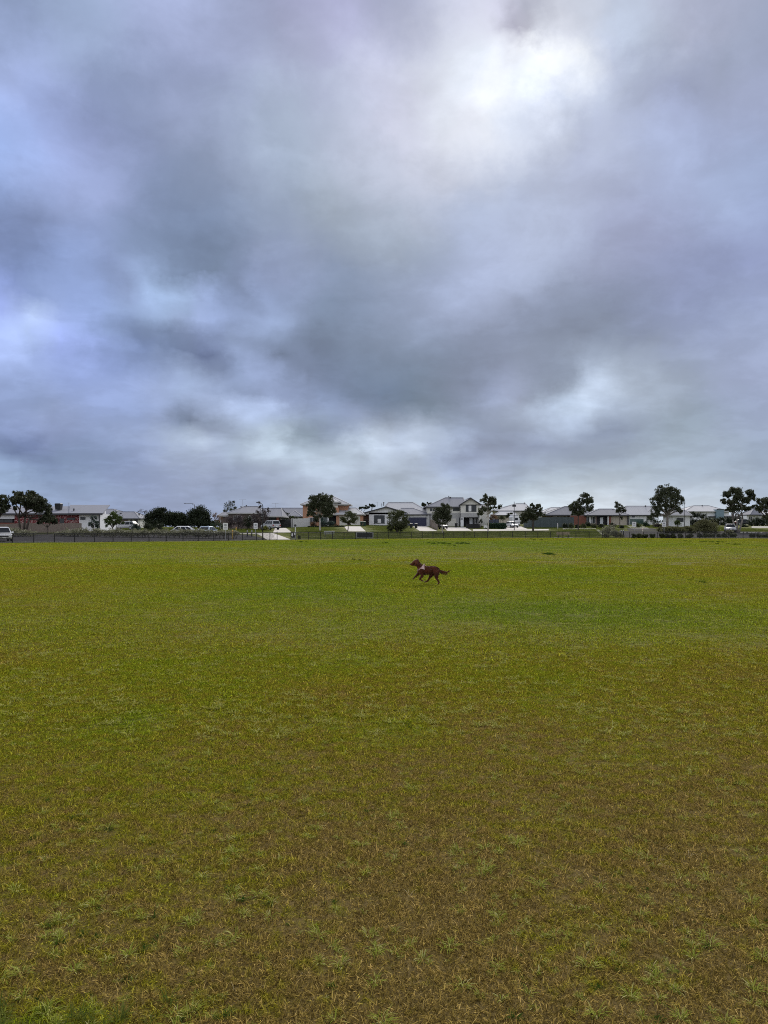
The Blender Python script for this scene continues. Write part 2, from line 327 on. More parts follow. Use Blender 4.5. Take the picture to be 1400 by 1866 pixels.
# ------------------------------------------------------------------ ground
def flatD(px, py): # depth of the flat field at a pixel
    v = (CH / 2 - py) / F
    dy = math.cos(PITCH) - v * math.sin(PITCH); dz = math.sin(PITCH) + v * math.cos(PITCH)
    return -CAMH * dy / dz
FENCE_PX = [(-90,990.8),(0,989.4),(170,988.0),(340,986.2),(520,983.9),(690,981.8),(860,980.2),(1030,980.0),(1210,980.6),(1400,981.2),(1490,981.6)]
FENCE = [W(px, py, flatD(px, py)) for px, py in FENCE_PX]
FX = np.array([p.x for p in FENCE]); FY = np.array([p.y for p in FENCE])
def fy(x): return float(np.interp(x, FX, FY))
def zg(x, y):
    d = y - fy(x); return zslope(d) * (.62 + .38 * min(max((x + 26) / 18, 0), 1))
def zslope(d):
    if d <= 0: return 0.0
    if d < 6: return .034 * d * d / 12
    if d < 66: return .034 * (d - 3)
    return .034 * 63 + .012 * (min(d, 150) - 66)
def gD(px, py):
    D = 60.0
    while D < 330:
        p = W(px, py, D)
        if p.z <= zg(p.x, D): return D
        D += .25
    return 240.0
def G(px, py, off=0.0):
    D = gD(px, py); p = W(px, py, D); p.z = zg(p.x, p.y) + off; return p

M_FIELD = ground_mat('turf_soil'); M_VERGE = ground_mat('verge_grass_soil', True)
xs = np.concatenate([-np.geomspace(3500, 130, 10), np.arange(-110, 111, 2.0), np.geomspace(130, 3500, 10)])
rows = [('s', s) for s in np.linspace(0, 1, 40)] + [('d', d) for d in list(np.arange(1.5, 150, 1.5)) + list(np.geomspace(160, 4500, 10))]
V = []
for kind, q in rows:
    for x in xs:
        y = (-120 + (fy(x) + 120) * q) if kind == 's' else fy(x) + q
        V.append((x, y, zg(x, y)))
nx = len(xs); FA = []; MI = []
for j in range(len(rows) - 1):
    for i in range(nx - 1):
        FA.append((j*nx+i, j*nx+i+1, (j+1)*nx+i+1, (j+1)*nx+i)); MI.append(0 if rows[j + 1][0] == 's' else 1)
me = np_mesh('ground', np.array(V), np.array(FA), M_FIELD); me.materials.append(M_VERGE)
me.polygons.foreach_set('material_index', MI); me.polygons.foreach_set('use_smooth', [True] * len(FA))
ground = link(bpy.data.objects.new('ground', me)); tag(ground, kind='structure')

def sheet(name, quad, m, off=0.03, n=14, thick=0.12):
    """paved area laid on the slope: quad of ground pixels near-left, near-right, far-right, far-left"""
    c = [G(*q) for q in quad]; mb = MB(); top = []
    for j in range(n + 1):
        for i in range(n + 1):
            a = c[0].lerp(c[1], i / n); b = c[3].lerp(c[2], i / n); p = a.lerp(b, j / n)
            top.append((p.x, p.y, zg(p.x, p.y) + off))
    mb.add(top, [(j*(n+1)+i, j*(n+1)+i+1, (j+1)*(n+1)+i+1, (j+1)*(n+1)+i) for j in range(n) for i in range(n)])
    edge = [i for i in range(n+1)] + [j*(n+1)+n for j in range(1, n+1)] + [n*(n+1)+i for i in range(n-1, -1, -1)] + [j*(n+1) for j in range(n-1, 0, -1)]
    lo = [(top[e][0], top[e][1], top[e][2] - thick) for e in edge]; up = [top[e] for e in edge]; k = len(edge)
    mb.add(up + lo, [(i, i + k, (i + 1) % k + k, (i + 1) % k) for i in range(k)])
    o = mb.build(name, m); return tag(o, kind='structure')
M_ASPH = mat('asphalt', (0.034, 0.032, 0.035), .95, .06, var=.25, vscale=.8, bump=.3)
M_CONC = mat('concrete_paving', (0.46, 0.43, 0.40), .85, .2, var=.12, vscale=1.2)
M_CONC2 = mat('concrete_kerb', (0.36, 0.35, 0.31), .9, .2, var=.18, vscale=1.5)
M_MULCH = mat('bark_mulch', (0.075, 0.055, 0.04), .95, .1, var=.35, vscale=2.5, bump=.6)
sheet('car_park_asphalt', [(-90, 989.6), (489, 983.2), (450, 974.5), (-90, 975.5)], M_ASPH)
sheet('garden_bed', [(-90, 974.9), (436, 974.2), (436, 966), (-90, 966)], M_MULCH, .02)
sheet('footpath', [(487, 983.6), (531, 983.4), (497, 971.5), (467, 972)], M_CONC)
sheet('footpath', [(437, 973.2), (467, 972.9), (467, 971.6), (437, 971.9)], M_CONC)
sheet('driveway', [(498, 970.6), (532, 970.6), (521, 962.3), (504, 961.8)], M_CONC, .04)
sheet('driveway', [(634, 968.6), (667, 968.6), (657, 959.6), (627, 959.6)], M_CONC, .04)
sheet('driveway', [(765, 967.8), (797, 967.8), (777, 958.8), (752, 958.8)], M_CONC, .04)
sheet('driveway', [(815, 967.6), (860, 967.4), (848, 961), (809, 961)], M_CONC, .04)
sheet('street', [(862, 967.6), (1000, 966.6), (1000, 964.4), (862, 964.8)], M_CONC, .04)
sheet('side_street', [(919, 964.6), (962, 964.6), (948, 958.8), (925, 958.8)], M_CONC, .05)
sheet('footpath', [(1026, 964.6), (1086, 964.6), (1086, 963), (1026, 963)], M_CONC, .04)
sheet('footpath', [(1098, 975.5), (1104, 974.6), (1091, 965), (1085, 965)], M_CONC, .045)
sheet('car_park_asphalt', [(1138, 979.4), (1490, 980.2), (1490, 970.6), (1128, 967.6)], M_ASPH)
sheet('car_park_asphalt', [(1146, 967.2), (1204, 967.2), (1190, 963.2), (1142, 963.2)], M_ASPH)
sheet('driveway', [(1150, 962.8), (1183, 963.0), (1168, 957.6), (1140, 957.6)], M_CONC, .04)
sheet('footpath', [(1370, 961.8), (1490, 961.6), (1490, 959.6), (1370, 959.6)], M_CONC, .04)
def ground_strip(name, pts, w, h, m):
    mb = MB(); pp = []
    for a, b in zip(pts[:-1], pts[1:]):
        k = max(2, int((b - a).length / 1.5))
        pp += [a.lerp(b, i / k) for i in range(k)]
    pp.append(pts[-1]); vs = []
    for p in pp:
        z = zg(p.x, p.y); vs += [(p.x, p.y, z - .05), (p.x, p.y, z + h), (p.x, p.y + w, z + h), (p.x, p.y + w, z - .05)]
    fs = []
    for i in range(len(pp) - 1):
        for k in range(3): fs.append((i*4+k, (i+1)*4+k, (i+1)*4+k+1, i*4+k+1))
    fs += [(0, 1, 2, 3), tuple(4 * (len(pp) - 1) + k for k in (3, 2, 1, 0))]
    o = mb.add(vs, fs).build(name, m); return tag(o, kind='structure')
ground_strip('kerb', [Vector((p.x, p.y + .35, 0)) for p in FENCE[:4]] + [Vector((W(440, 985, flatD(440, 985)).x, flatD(440, 985) + .4, 0))], .35, .11, M_CONC2)
ground_strip('kerb', [Vector((p.x, p.y + .9, 0)) for p in FENCE[8:]], .3, .10, M_CONC2)

# ------------------------------------------------------------------ houses
def P(n, c, **k): return mat(n, c, **k)
M_ROOF = mat('grey_steel_roof', (0.225, 0.232, 0.268), .75, .08, var=.06, vscale=.6, stretch=(6, .2, .2))
M_ROOFP = mat('pale_steel_roof', (0.43, 0.435, 0.46), .75, .08, var=.05, vscale=.6, stretch=(6, .2, .2))
M_ROOFD = mat('slate_grey_roof', (0.155, 0.162, 0.195), .75, .08, var=.10, vscale=.8, stretch=(5, .2, .2))
M_CAP = mat('ridge_capping', (0.30, 0.305, 0.33), .75, .08, var=.05)
M_GUT = mat('dark_gutter', (0.045, 0.047, 0.055), .5, .4, var=.1)
M_GUTP = mat('pale_gutter', (0.45, 0.45, 0.45), .7, .1, var=.05)
M_WHITE = mat('white_render', (0.84, 0.85, 0.87), .85, .2, var=.05, vscale=.7)
M_CREAM = mat('cream_render', (0.72, 0.71, 0.66), .85, .2, var=.06, vscale=.7)
M_GREYW = mat('grey_cladding', (0.42, 0.42, 0.42), .8, .2, var=.06, vscale=.7)
M_BEIGE = mat('beige_render', (0.50, 0.45, 0.38), .85, .2, var=.06, vscale=.7)
M_BRICKO = mat('orange_brick', (0.47, 0.255, 0.165), .9, .15, var=.25, vscale=9, stretch=(1, 1, 3))
M_BRICKR = mat('red_brown_brick', (0.20, 0.085, 0.065), .9, .15, var=.3, vscale=8, stretch=(1, 1, 3))
M_BRICKG = mat('grey_brown_brick', (0.19, 0.15, 0.14), .9, .15, var=.25, vscale=8, stretch=(1, 1, 3))
M_FRAMEW = mat('white_window_frame', (0.74, 0.74, 0.75), .5, .4, var=.03)
M_FRAMED = mat('dark_window_frame', (0.035, 0.04, 0.05), .5, .4, var=.05)
M_GLASS = mat('window_glass', (0.03, 0.038, 0.045), .15, .45, var=.2, vscale=.6)
M_GLASSG = mat('green_tinted_glass', (0.045, 0.085, 0.075), .08, .6, var=.2, vscale=.6)
M_NAVY = mat('navy_garage_door', (0.028, 0.032, 0.075), .45, .4, var=.08)
M_GDOOR = mat('cream_garage_door', (0.62, 0.60, 0.55), .55, .3, var=.05)
M_GDOORG = mat('grey_garage_door', (0.115, 0.115, 0.13), .55, .3, var=.05)
M_DOOR = mat('pale_front_door', (0.62, 0.65, 0.70), .5, .3, var=.05)
M_RECESS_SHADE = mat('painted_recess_shade', (0.03, 0.03, 0.034), .8, .2, var=.2)  # near-black colour stands for the shade inside porches and carport
M_TEAL = mat('blue_grey_cladding', (0.19, 0.27, 0.32), .7, .3, var=.08)
M_BLACK = mat('black_steel', (0.012, 0.012, 0.013), .5, .4, var=.1)
M_GALV = mat('galvanised_steel', (0.38, 0.39, 0.40), .45, .5, metal=.6, var=.1)
M_TIMB = mat('weathered_timber', (0.235, 0.20, 0.17), .9, .15, var=.3, vscale=3, stretch=(9, 1, .3))
M_TIMB2 = mat('bench_timber', (0.36, 0.29, 0.22), .85, .2, var=.2, vscale=4)
def mottled():
    m = mat('recycled_red_brick', (0.17, 0.032, 0.036), .9, .15, var=.3, vscale=3)
    nt = m.node_tree; N = nt.nodes.new; L = nt.links.new; b = nt.nodes['Principled BSDF']
    tc = N('ShaderNodeTexCoord'); mp = N('ShaderNodeMapping'); mp.inputs['Scale'].default_value = (1, 1, 1.6); L(tc.outputs['Object'], mp.inputs[0])
    vo = N('ShaderNodeTexNoise'); vo.inputs['Scale'].default_value = 3.6; vo.inputs['Detail'].default_value = 3; L(mp.outputs[0], vo.inputs['Vector'])
    mr = N('ShaderNodeMapRange'); mr.inputs['From Min'].default_value = .53; mr.inputs['From Max'].default_value = .57; L(vo.outputs['Fac'], mr.inputs[0])
    mx = N('ShaderNodeMix'); mx.data_type = 'RGBA'; L(mr.outputs[0], mx.inputs['Factor'])
    src = b.inputs['Base Color'].links[0].from_socket; L(src, mx.inputs['A']); mx.inputs['B'].default_value = (.42, .30, .29, 1)
    L(mx.outputs['Result'], b.inputs['Base Color']); return m
M_MOTT = mottled()

class House:
    def __init__(s, name, label, D, pxc, cat='house', group='houses along the street beyond the oval'):
        s.D = D; s.X0 = W(pxc, 0, D).x; s.Z0 = zg(s.X0, D); s.o = empty(name, (s.X0, D, s.Z0), 0, label, cat, group)
    def x(s, px, dy=0): return W(px, 0, s.D + dy).x - s.X0
    def z(s, py, dy=0): return W(0, py, s.D + dy).z - s.Z0
    def wall(s, a, b, t, bot, m, dy=0, dep=9, name='wall', par=None, sink=0):
        z1 = s.z(t, dy); z0 = s.z(bot, dy) if bot is not None else -1.2
        return MB().box(s.x(a, dy), s.x(b, dy), dy, dy + dep, z0 - sink, z1).build(name, m, par or s.o)
    def hip(s, e0, e1, pe, pr, r0, r1, m, dy=0, dep=9, over=.5, gut=None, cap=M_CAP, caps=True):
        y0, y1 = dy - over, dy + dep + over; ym = (y0 + y1) / 2
        x0, x1 = s.x(e0, y0), s.x(e1, y0); ze = s.z(pe, y0); a, b = s.x(r0, ym), s.x(r1, ym); zr = s.z(pr, ym)
        vs = [(x0,y0,ze),(x1,y0,ze),(x1,y1,ze),(x0,y1,ze),(a,ym,zr),(b,ym,zr)]
        ro = MB().add(vs, [(0,1,5,4),(1,2,5),(2,3,4,5),(3,0,4),(3,2,1,0)]).build('roof', m, s.o)
        g = MB(); h = .24; t = .11
        for (p, q) in (((x0-t,y0-t),(x1+t,y0)),((x0-t,y1),(x1+t,y1+t)),((x0-t,y0),(x0,y1)),((x1,y0),(x1+t,y1))):
            g.box(p[0], q[0], p[1], q[1], ze - h, ze + .03)
        g.build('gutter', gut or M_GUT, ro)
        if caps:
            for i, j in ((0,4),(1,5),(2,5),(3,4),(4,5)):
                if (Vector(vs[i]) - Vector(vs[j])).length > .3:
                    MB().beam(Vector(vs[i]) + Vector((0,0,.03)), Vector(vs[j]) + Vector((0,0,.03)), .26, .05).build('ridge_cap', cap, ro)
        return ro
    def skillion(s, e0, e1, pe, pr, r0, r1, m, dy=0, dep=9, over=.5):
        y0, y1 = dy - over, dy + dep; x0, x1 = s.x(e0, y0), s.x(e1, y0); ze = s.z(pe, y0); a, b = s.x(r0, y1), s.x(r1, y1); zr = s.z(pr, y1); t = .14
        ro = MB().add([(x0,y0,ze),(x1,y0,ze),(b,y1,zr),(a,y1,zr),(x0,y0,ze-t),(x1,y0,ze-t),(b,y1,zr-t),(a,y1,zr-t)], [(0,1,2,3),(7,6,5,4),(0,4,5,1),(1,5,6,2),(2,6,7,3),(3,7,4,0)]).build('roof', m, s.o)
        MB().box(x0-.05, x1+.05, y0-.12, y0-.003, ze-.26, ze+.02).build('gutter', M_GUT, ro); return ro
    def gable(s, e0, e1, pe, pa, xa, m, wm, dy=0, dep=9, over=.5, gut=None, pel=None):
        y0, y1 = dy - over, dy + dep; x0, x1 = s.x(e0, y0), s.x(e1, y0); ze = s.z(pe, y0); xa_ = s.x(xa, y0); za = s.z(pa, y0)
        zl = s.z(pel, y0) if pel else ze; t = .16
        ro = MB().add([(x0,y0,zl),(xa_,y0,za),(x1,y0,ze),(x0,y1,zl),(xa_,y1,za),(x1,y1,ze),
                       (x0,y0,zl-t),(xa_,y0,za-t),(x1,y0,ze-t),(x0,y1,zl-t),(xa_,y1,za-t),(x1,y1,ze-t)],
                      [(0,1,4,3),(1,2,5,4),(9,10,7,6),(10,11,8,7),(0,6,7,1),(1,7,8,2),(3,4,10,9),(4,5,11,10),(0,3,9,6),(2,8,11,5)]).build('roof', m, s.o)
        for p, q in (((x0, y0-.03, zl-.1), (xa_, y0-.03, za-.1)), ((x1, y0-.03, ze-.1), (xa_, y0-.03, za-.1))):
            MB().beam(p, q, .06, .26).build('bargeboard', gut or M_GUT, ro)
        MB().beam((xa_, y0-.05, za+.03), (xa_, y1, za+.03), .24, .08).build('ridge_cap', M_CAP, ro)
        # gable wall under the slopes
        k = .94; MB().prism([(xa_+(x0-xa_)*k, min(zl, ze)-t-.02), (xa_+(x1-xa_)*k, min(zl, ze)-t-.02), (xa_+(x1-xa_)*.02, za-t-.06), (xa_-(xa_-x0)*.02, za-t-.06)], dy, dy+.2).build('gable_wall', wm, s.o)
        return ro
    def window(s, a, b, t, bot, dy=0, n=2, fm=M_FRAMEW, gm=M_GLASS, name='window', fw=.07, sill=False):
        x0, x1, z0, z1 = s.x(a, dy), s.x(b, dy), s.z(bot, dy), s.z(t, dy); f = MB()
        f.box(x0, x1, dy-.06, dy-.003, z1-fw, z1); f.box(x0, x1, dy-.06, dy-.003, z0, z0+fw)
        for i in range(n + 1):
            c = x0 + (x1-x0) * i / n; c = min(max(c, x0+fw/2), x1-fw/2); f.box(c-fw/2, c+fw/2, dy-.058, dy-.004, z0+fw, z1-fw)
        w = f.build(name, fm, s.o)
        for i in range(n):
            c0 = x0 + (x1-x0)*i/n + fw/2; c1 = x0 + (x1-x0)*(i+1)/n - fw/2
            MB().box(c0, c1, dy-.032, dy-.012, z0+fw, z1-fw).build('pane', gm, w)
        if sill: MB().box(x0-.06, x1+.06, dy-.1, dy-.002, z0-.09, z0-.002).build('sill', fm, w)
        return w
    def panel(s, a, b, t, bot, m, dy=0, name='panel', th=.08, par=None):
        return MB().box(s.x(a, dy), s.x(b, dy), dy-th, dy-.003, s.z(bot, dy), s.z(t, dy)).build(name, m, par or s.o)
    def garage(s, a, b, t, bot, m, dy=0):
        x0, x1, z0, z1 = s.x(a, dy), s.x(b, dy), s.z(bot, dy), s.z(t, dy)
        d = MB().box(x0, x1, dy-.03, dy-.004, z0, z1).build('garage_door', m, s.o); k = 4; h = (z1-z0)/k
        for i in range(k): MB().box(x0+.03, x1-.03, dy-.055, dy-.032, z0+h*i+.025, z0+h*(i+1)-.025).build('door_panel', m, d)
        return d
    def post(s, px, t, bot, m, dy=0, w=.14, name='post'):
        x = s.x(px, dy); z0 = s.z(bot, dy) if bot else -1
        return MB().box(x-w/2, x+w/2, dy-w/2, dy+w/2, z0, s.z(t, dy)).build(name, m, s.o)
    def aerial(s, px, top, bot, dy=4, w=.9):
        x = s.x(px, dy); z1, z0 = s.z(top, dy), s.z(bot, dy); m = MB().tube([(x,dy,z0),(x,dy,z1)], .03, 5)
        m.beam((x-w, dy, z1-.08), (x+w, dy, z1-.08), .035, .035)
        for k in range(-3, 4): m.beam((x+k*w/3.2, dy-.45, z1-.08), (x+k*w/3.2, dy+.45, z1-.08), .025, .025)
        return m.build('tv_aerial', M_GALV, s.o)
    def vent(s, px, top, bot, dy=3, r=.16):
        x = s.x(px, dy); z1, z0 = s.z(top, dy), s.z(bot, dy)
        m = MB().tube([(x,dy,z0-.3),(x,dy,z0+(z1-z0)*.5),(x,dy,z0+(z1-z0)*.55),(x,dy,z1-.04),(x,dy,z1)], [r*.6,r*.6,r,r,r*.4], 8)
        return m.build('roof_vent', M_GUT, s.o)

# 1 mottled brick bungalow at the left
h = House('brick_bungalow', 'long bungalow of mottled red brick behind the paling fence', 130, 75)
h.wall(-70, 36, 936, 945.5, M_WHITE, 0, 8, 'white_wall_band'); h.wall(-70, 36, 952.5, None, M_BRICKR, 0, 8); h.wall(-70, 36.3, 945.5, 952.5, M_RECESS_SHADE, .35, 7.5, 'wall_recess')
h.window(-60, 33, 945.9, 952.2, .3, 6, M_FRAMED)
h.wall(36, 152, 936, None, M_MOTT, -.02, 8); h.wall(152, 189, 936.5, None, M_WHITE, -.12, 8, 'white_wall')
h.window(117, 125.5, 944.6, 953.4, -.02, 1, M_FRAMED); h.window(131, 145, 943.2, 947.4, -.02, 1, M_FRAMED); h.window(154.5, 163.5, 942.2, 947.2, -.12, 1, M_FRAMED, M_GLASS)
h.skillion(-75, 153, 935.6, 922.6, -75, 153, M_ROOF, 0, 8, .5); h.skillion(134, 194, 935.4, 920.0, 135, 207.5, M_ROOF, -.5, 9, .5); h.wall(164, 198, 923.5, 936.5, M_WHITE, 7.4, .5, 'back_wall')
h.post(188.5, 936.6, 963, M_GUT, -.4, .16, 'downpipe')
xx, zz = h.x(114.5, 3), h.z(922.5, 3); c = MB(); c.add([(xx+sx*a, 3.2+sy*b, zz+q) for q, a, b in ((-.6,.42,.42),(.42,.52,.52),(.5,.4,.4)) for sx, sy in ((-1,-1),(1,-1),(1,1),(-1,1))],
      [(i*4+k, i*4+(k+1)%4, (i+1)*4+(k+1)%4, (i+1)*4+k) for i in (0, 1) for k in range(4)] + [(8,9,10,11),(3,2,1,0)]); c.build('cooler_unit', M_BLACK, h.o)
h.aerial(133.5, 915.8, 922, 4, .12); h.vent(142.5, 926.5, 930.5, 1.4, .17)
# 2 hip-roofed house behind the round green tree
h = House('hip_roof_house', 'pale grey hip-roofed house behind the white station wagon', 176, 228)
h.wall(206, 262, 945, None, M_CREAM, 0, 9); h.hip(202, 262, 944.8, 932.4, 216, 252, M_ROOF, 0, 9); h.hip(196, 236, 940, 927.5, 200, 214, M_ROOF, 7, 10, caps=True)
h.panel(206, 240, 946, 953.5, M_BRICKG, -.06, 'brick_panel'); h.window(252, 257.5, 946.5, 952.5, 0, 2, M_FRAMED); h.window(243.5, 249, 947, 951.5, 0, 1, M_FRAMEW)
h.vent(226.8, 934.5, 940, 3, .25); h.vent(260, 935, 940.5, 3, .2)
# 3 grey hip-roofed house with carport
h = House('carport_house', 'low grey-roofed brick house with a carport behind the silver four wheel drive', 165, 462)
h.wall(420, 486, 935, None, M_BRICKG, 0, 9); h.wall(486, 514, 941, 943, M_GUT, -1, 8, 'carport_beam'); h.wall(404, 420, 940, None, M_BRICKG, 1, 6, 'side_wall')
h.hip(418, 486, 934.6, 922.8, 449, 474, M_ROOF, 0, 9, .6, M_GUTP); h.hip(401, 424, 939.4, 933, 412, 424, M_ROOF, 1, 6, .4, M_GUTP)
h.hip(478, 518, 940.4, 926, 478, 516, M_ROOF, -1, 9, .4, M_GUTP); h.wall(488, 512, 941, None, M_RECESS_SHADE, 6, 1, 'carport_back_wall')  # carport back wall coloured near-black for its shade
h.garage(491, 505.5, 943.5, 957, M_GDOORG, 1); h.wall(489, 507.5, 942, 943.4, M_BRICKG, 1.05, .5, 'lintel'); h.post(509.3, 942, None, M_BRICKR, -.8, .5, 'brick_pillar'); h.post(406.5, 940, None, M_FRAMEW, .6, .16)
h.window(430, 444, 940, 950, 0, 2, M_FRAMEW); h.window(456, 470, 940, 950, 0, 2, M_FRAMEW)
h.aerial(446, 910, 924, 4, .75); h.aerial(504.5, 916.8, 926.5, 4, .75); h.vent(443, 922, 925.5, 3.2, .13); h.vent(452.6, 920.3, 923.5, 4.5, .16)
# 4 grey roofed house between carport house and orange brick house
h = House('grey_roof_house', 'grey hip roof showing over the white boundary fence', 205, 532)
h.wall(500, 560, 941, None, M_BRICKG, 0, 10); h.hip(496, 566, 941, 925.6, 500, 566, M_ROOF, 0, 10, .6); h.hip(527, 554, 941.2, 930.4, 539.8, 540.2, M_ROOF, -3, 8, .3)
h.window(515, 530, 943, 949, 0, 2)
# 5 orange brick two-storey
h = House('two_storey_brick_house', 'two-storey orange brick house with cream garage door', 178, 606)
h.wall(554, 617, 918.5, None, M_BRICKO, 0, 9, 'brick_wall'); h.wall(617, 635, 917, None, M_BRICKO, .8, 8, 'upper_brick_wall')
h.wall(594, 617, 913.8, 939, M_CREAM, -.5, .48, 'cream_panel'); h.panel(611, 619, 925, 938, M_BRICKO, -.5, 'brick_fin', .35)
h.hip(550, 639.5, 918.6, 902.4, 590, 605, M_ROOFP, 0, 9, .7, M_GUTP, M_ROOFP); h.hip(590, 622, 914.2, 909, 597, 612, M_ROOFP, -.7, 5, .5, M_GUTP, M_ROOFP)
h.window(618, 634, 918.2, 921.6, .8, 3, M_FRAMEW, M_GLASSG); h.window(598, 609, 917, 925, -.5, 2, M_FRAMEW, M_GLASSG)
h.wall(614, 661.5, 936.8, None, M_BRICKO, -1.4, 8, 'garage_wall'); h.hip(612, 664.5, 937, 925.4, 628, 650, M_ROOFP, -1.4, 8, .5, M_GUTP, M_ROOFP)
h.garage(620, 657.2, 940.4, 959.3, M_GDOOR, -1.4); h.wall(585, 614, 939.2, 959.5, M_RECESS_SHADE, -.05, .05, 'painted_porch_shade'); h.wall(580, 615, 938.2, 940, M_GUT, -1.4, 1.35, 'porch_roof')  # thin dark sheet on the wall stands for porch shade
h.window(586, 598, 941, 956, -.05, 2, M_FRAMEW, M_GLASSG); h.panel(598.5, 600.5, 941, 956, M_DOOR, -.06, 'front_door'); h.post(599.8, 940, 959.5, M_FRAMEW, -1.3, .3, 'porch_post'); h.window(563, 577, 924, 933, 0, 2)
h.vent(590, 897, 902.5, 4.6, .18); h.window(564, 578, 943, 953, 0, 2)
# 6 white weatherboard house
h = House('white_gabled_house', 'single-storey white gabled house with navy garage door', 184, 722)
h.wall(673, 736, 934, 959, M_WHITE, 0, 9, sink=1.2); h.gable(656.5, 741, 934, 923, 704, M_ROOF, M_WHITE, 0, 8, .7, pel=936)
h.panel(673, 736, 957.6, 963.5, M_BRICKR, -.02, 'brick_plinth', .15)
h.window(682, 701.2, 938.8, 953.2, 0, 3, M_FRAMED, M_GLASS, sill=True); h.panel(688.6, 694.6, 945.6, 953, M_FRAMEW, -.05, 'blind', .02)
h.hip(690, 790, 936.6, 915.6, 708, 752, M_ROOFP, 3, 12, .5); h.wall(660, 674, 936, None, M_BRICKG, 2.5, 7, 'side_wall')
h.wall(740, 783, 937.6, None, M_WHITE, -1, 8, 'garage_wall'); h.hip(728, 784.5, 937.4, 926, 730, 753, M_ROOF, -1, 8, .5)
h.garage(743.5, 776.5, 942.8, 958.6, M_NAVY, -1); h.post(782.6, 938, 960, M_GUT, -1.5, .22, 'downpipe')
h.vent(699.5, 914.8, 919.5, 5, .16); h.vent(696, 917.5, 921, 4, .1); h.aerial(688, 914.5, 923, 6, .5)
# 7 two-storey white-grey house
h = House('two_storey_white_house', 'two-storey white house with front gable and dark porch', 182, 822)
h.wall(778, 842, 923.6, 935, M_CREAM, .5, 9, 'upper_wall'); h.wall(778, 842, 935, None, M_GREYW, .4, 9, 'lower_wall')
h.hip(774, 850, 923.4, 906.8, 810, 842, M_ROOF, .5, 9, .6); h.gable(836, 875.5, 919.4, 907, 856, M_ROOF, M_CREAM, -1, 10, .6)
h.wall(838, 872, 919.4, 935, M_CREAM, -1, 10, 'gable_front_wall'); h.wall(838, 872, 935, 942.6, M_GREYW, -1.05, 10, 'grey_band'); h.wall(838, 843, 942.6, None, M_WHITE, -1, 1, 'porch_pillar'); h.wall(870, 874, 935, None, M_CREAM, -1, 10, 'side_wall'); h.wall(872, 886.5, 926, None, M_CREAM, 4, 7, 'rear_wing_wall'); h.hip(868, 889, 926, 919, 872, 884, M_ROOF, 4, 7, .4)
h.wall(843, 870, 942.6, None, M_RECESS_SHADE, .6, 7, 'painted_porch_shade'); h.window(847, 866, 920.8, 932.6, -1, 4, M_FRAMED, M_GLASS); h.panel(852, 857, 921.5, 932, M_FRAMEW, -1.05, 'curtain', .02)  # porch walls take their shade from the dark colour
h.panel(853.5, 859, 944.2, 955, M_DOOR, .6, 'front_door'); h.window(861.5, 868, 945, 954, .6, 2, M_FRAMEW); h.panel(839, 841, 944, 947, M_FRAMED, -1, 'wall_light', .12)
h.garage(813, 829.5, 945, 961.2, M_GDOOR, .4); h.window(782, 792, 925.5, 932, .5, 2, M_FRAMEW); h.window(824, 836, 925.5, 931, .5, 2, M_FRAMED); h.panel(835, 837.5, 943, 960, M_FRAMED, .4, 'side_door', .1)
h.post(837.4, 921, 962, M_GUT, -.2, .14, 'downpipe'); h.vent(816.4, 903.6, 907.5, 5, .1); h.vent(819, 905, 908, 4.6, .18); h.post(869.4, 935, 963, M_GUT, -1.2, .14, 'downpipe')
# 8 large pale house behind the side street
h = House('pale_double_house', 'pale house with big light roof beyond the side street pole', 235, 930)
h.wall(905, 965, 930.5, None, M_CREAM, 0, 12); h.hip(896, 968, 930.6, 917.5, 938, 954, M_ROOFP, 0, 12, .6); h.hip(898, 940, 938.6, 931.6, 908, 930, M_ROOFP, -5, 6, .4); h.wall(903, 936, 939, None, M_BEIGE, -5, 4.9, 'lower_wall')
h.vent(952.4, 915.5, 919.5, 6, .2); h.window(930, 938, 941, 949, -5, 2)
# 9 long brick bungalow with slate roof
h = House('slate_roof_bungalow', 'long low brick bungalow with slate grey roof and beige garage', 194, 1066)
h.wall(1034, 1108, 938.6, None, M_BRICKG, 0, 9); h.wall(1036, 1063, 940, None, M_BRICKR, -.25, .2, 'red_brick_front'); h.wall(1107, 1138, 939, None, M_BEIGE, -.4, 8, 'garage_wall'); h.wall(996, 1034, 939.4, None, M_BRICKG, 1.5, 8, 'side_wall')
h.hip(988, 1082, 938.2, 922.8, 1024, 1070, M_ROOFD, .8, 10, .6); h.hip(1062, 1143, 938.6, 927.2, 1086, 1112, M_ROOFD, -.6, 9, .6)
h.garage(1110, 1134, 941.6, 957.6, M_BEIGE, -.4); h.window(1064.5, 1079.5, 941, 953.6, 0, 3, M_FRAMEW); h.panel(1068.5, 1072.5, 942, 953, M_FRAMEW, -.05, 'curtain', .02)
h.wall(1083, 1103, 940.5, 957.5, M_RECESS_SHADE, -.1, .09, 'painted_porch_shade'); h.panel(1088, 1093.5, 943, 956, M_DOOR, -.12, 'front_door'); h.post(1102.5, 940, 958, M_FRAMEW, -.6, .3, 'porch_pillar'); h.post(1106, 940, 958, M_BRICKR, -.6, .4, 'brick_pillar'); h.post(1138.6, 939, 958, M_FRAMED, -.6, .3, 'pillar')  # dark sheet before the brick paints the porch shade
h.vent(1033.4, 921.6, 925.5, 5, .25); h.vent(1111, 927.2, 930, 3.5, .2); h.window(1003, 1030, 941.4, 944.4, 1.5, 4, M_FRAMEW)
# behind: pale roof to its left
h = House('pale_roof_house', 'pale roof peeping above the dark boundary fence', 232, 1008)
h.wall(992, 1040, 934, None, M_CREAM, 0, 9); h.hip(986, 1046, 934, 924.6, 1000, 1034, M_ROOFP, 0, 9, .5, M_GUTP)
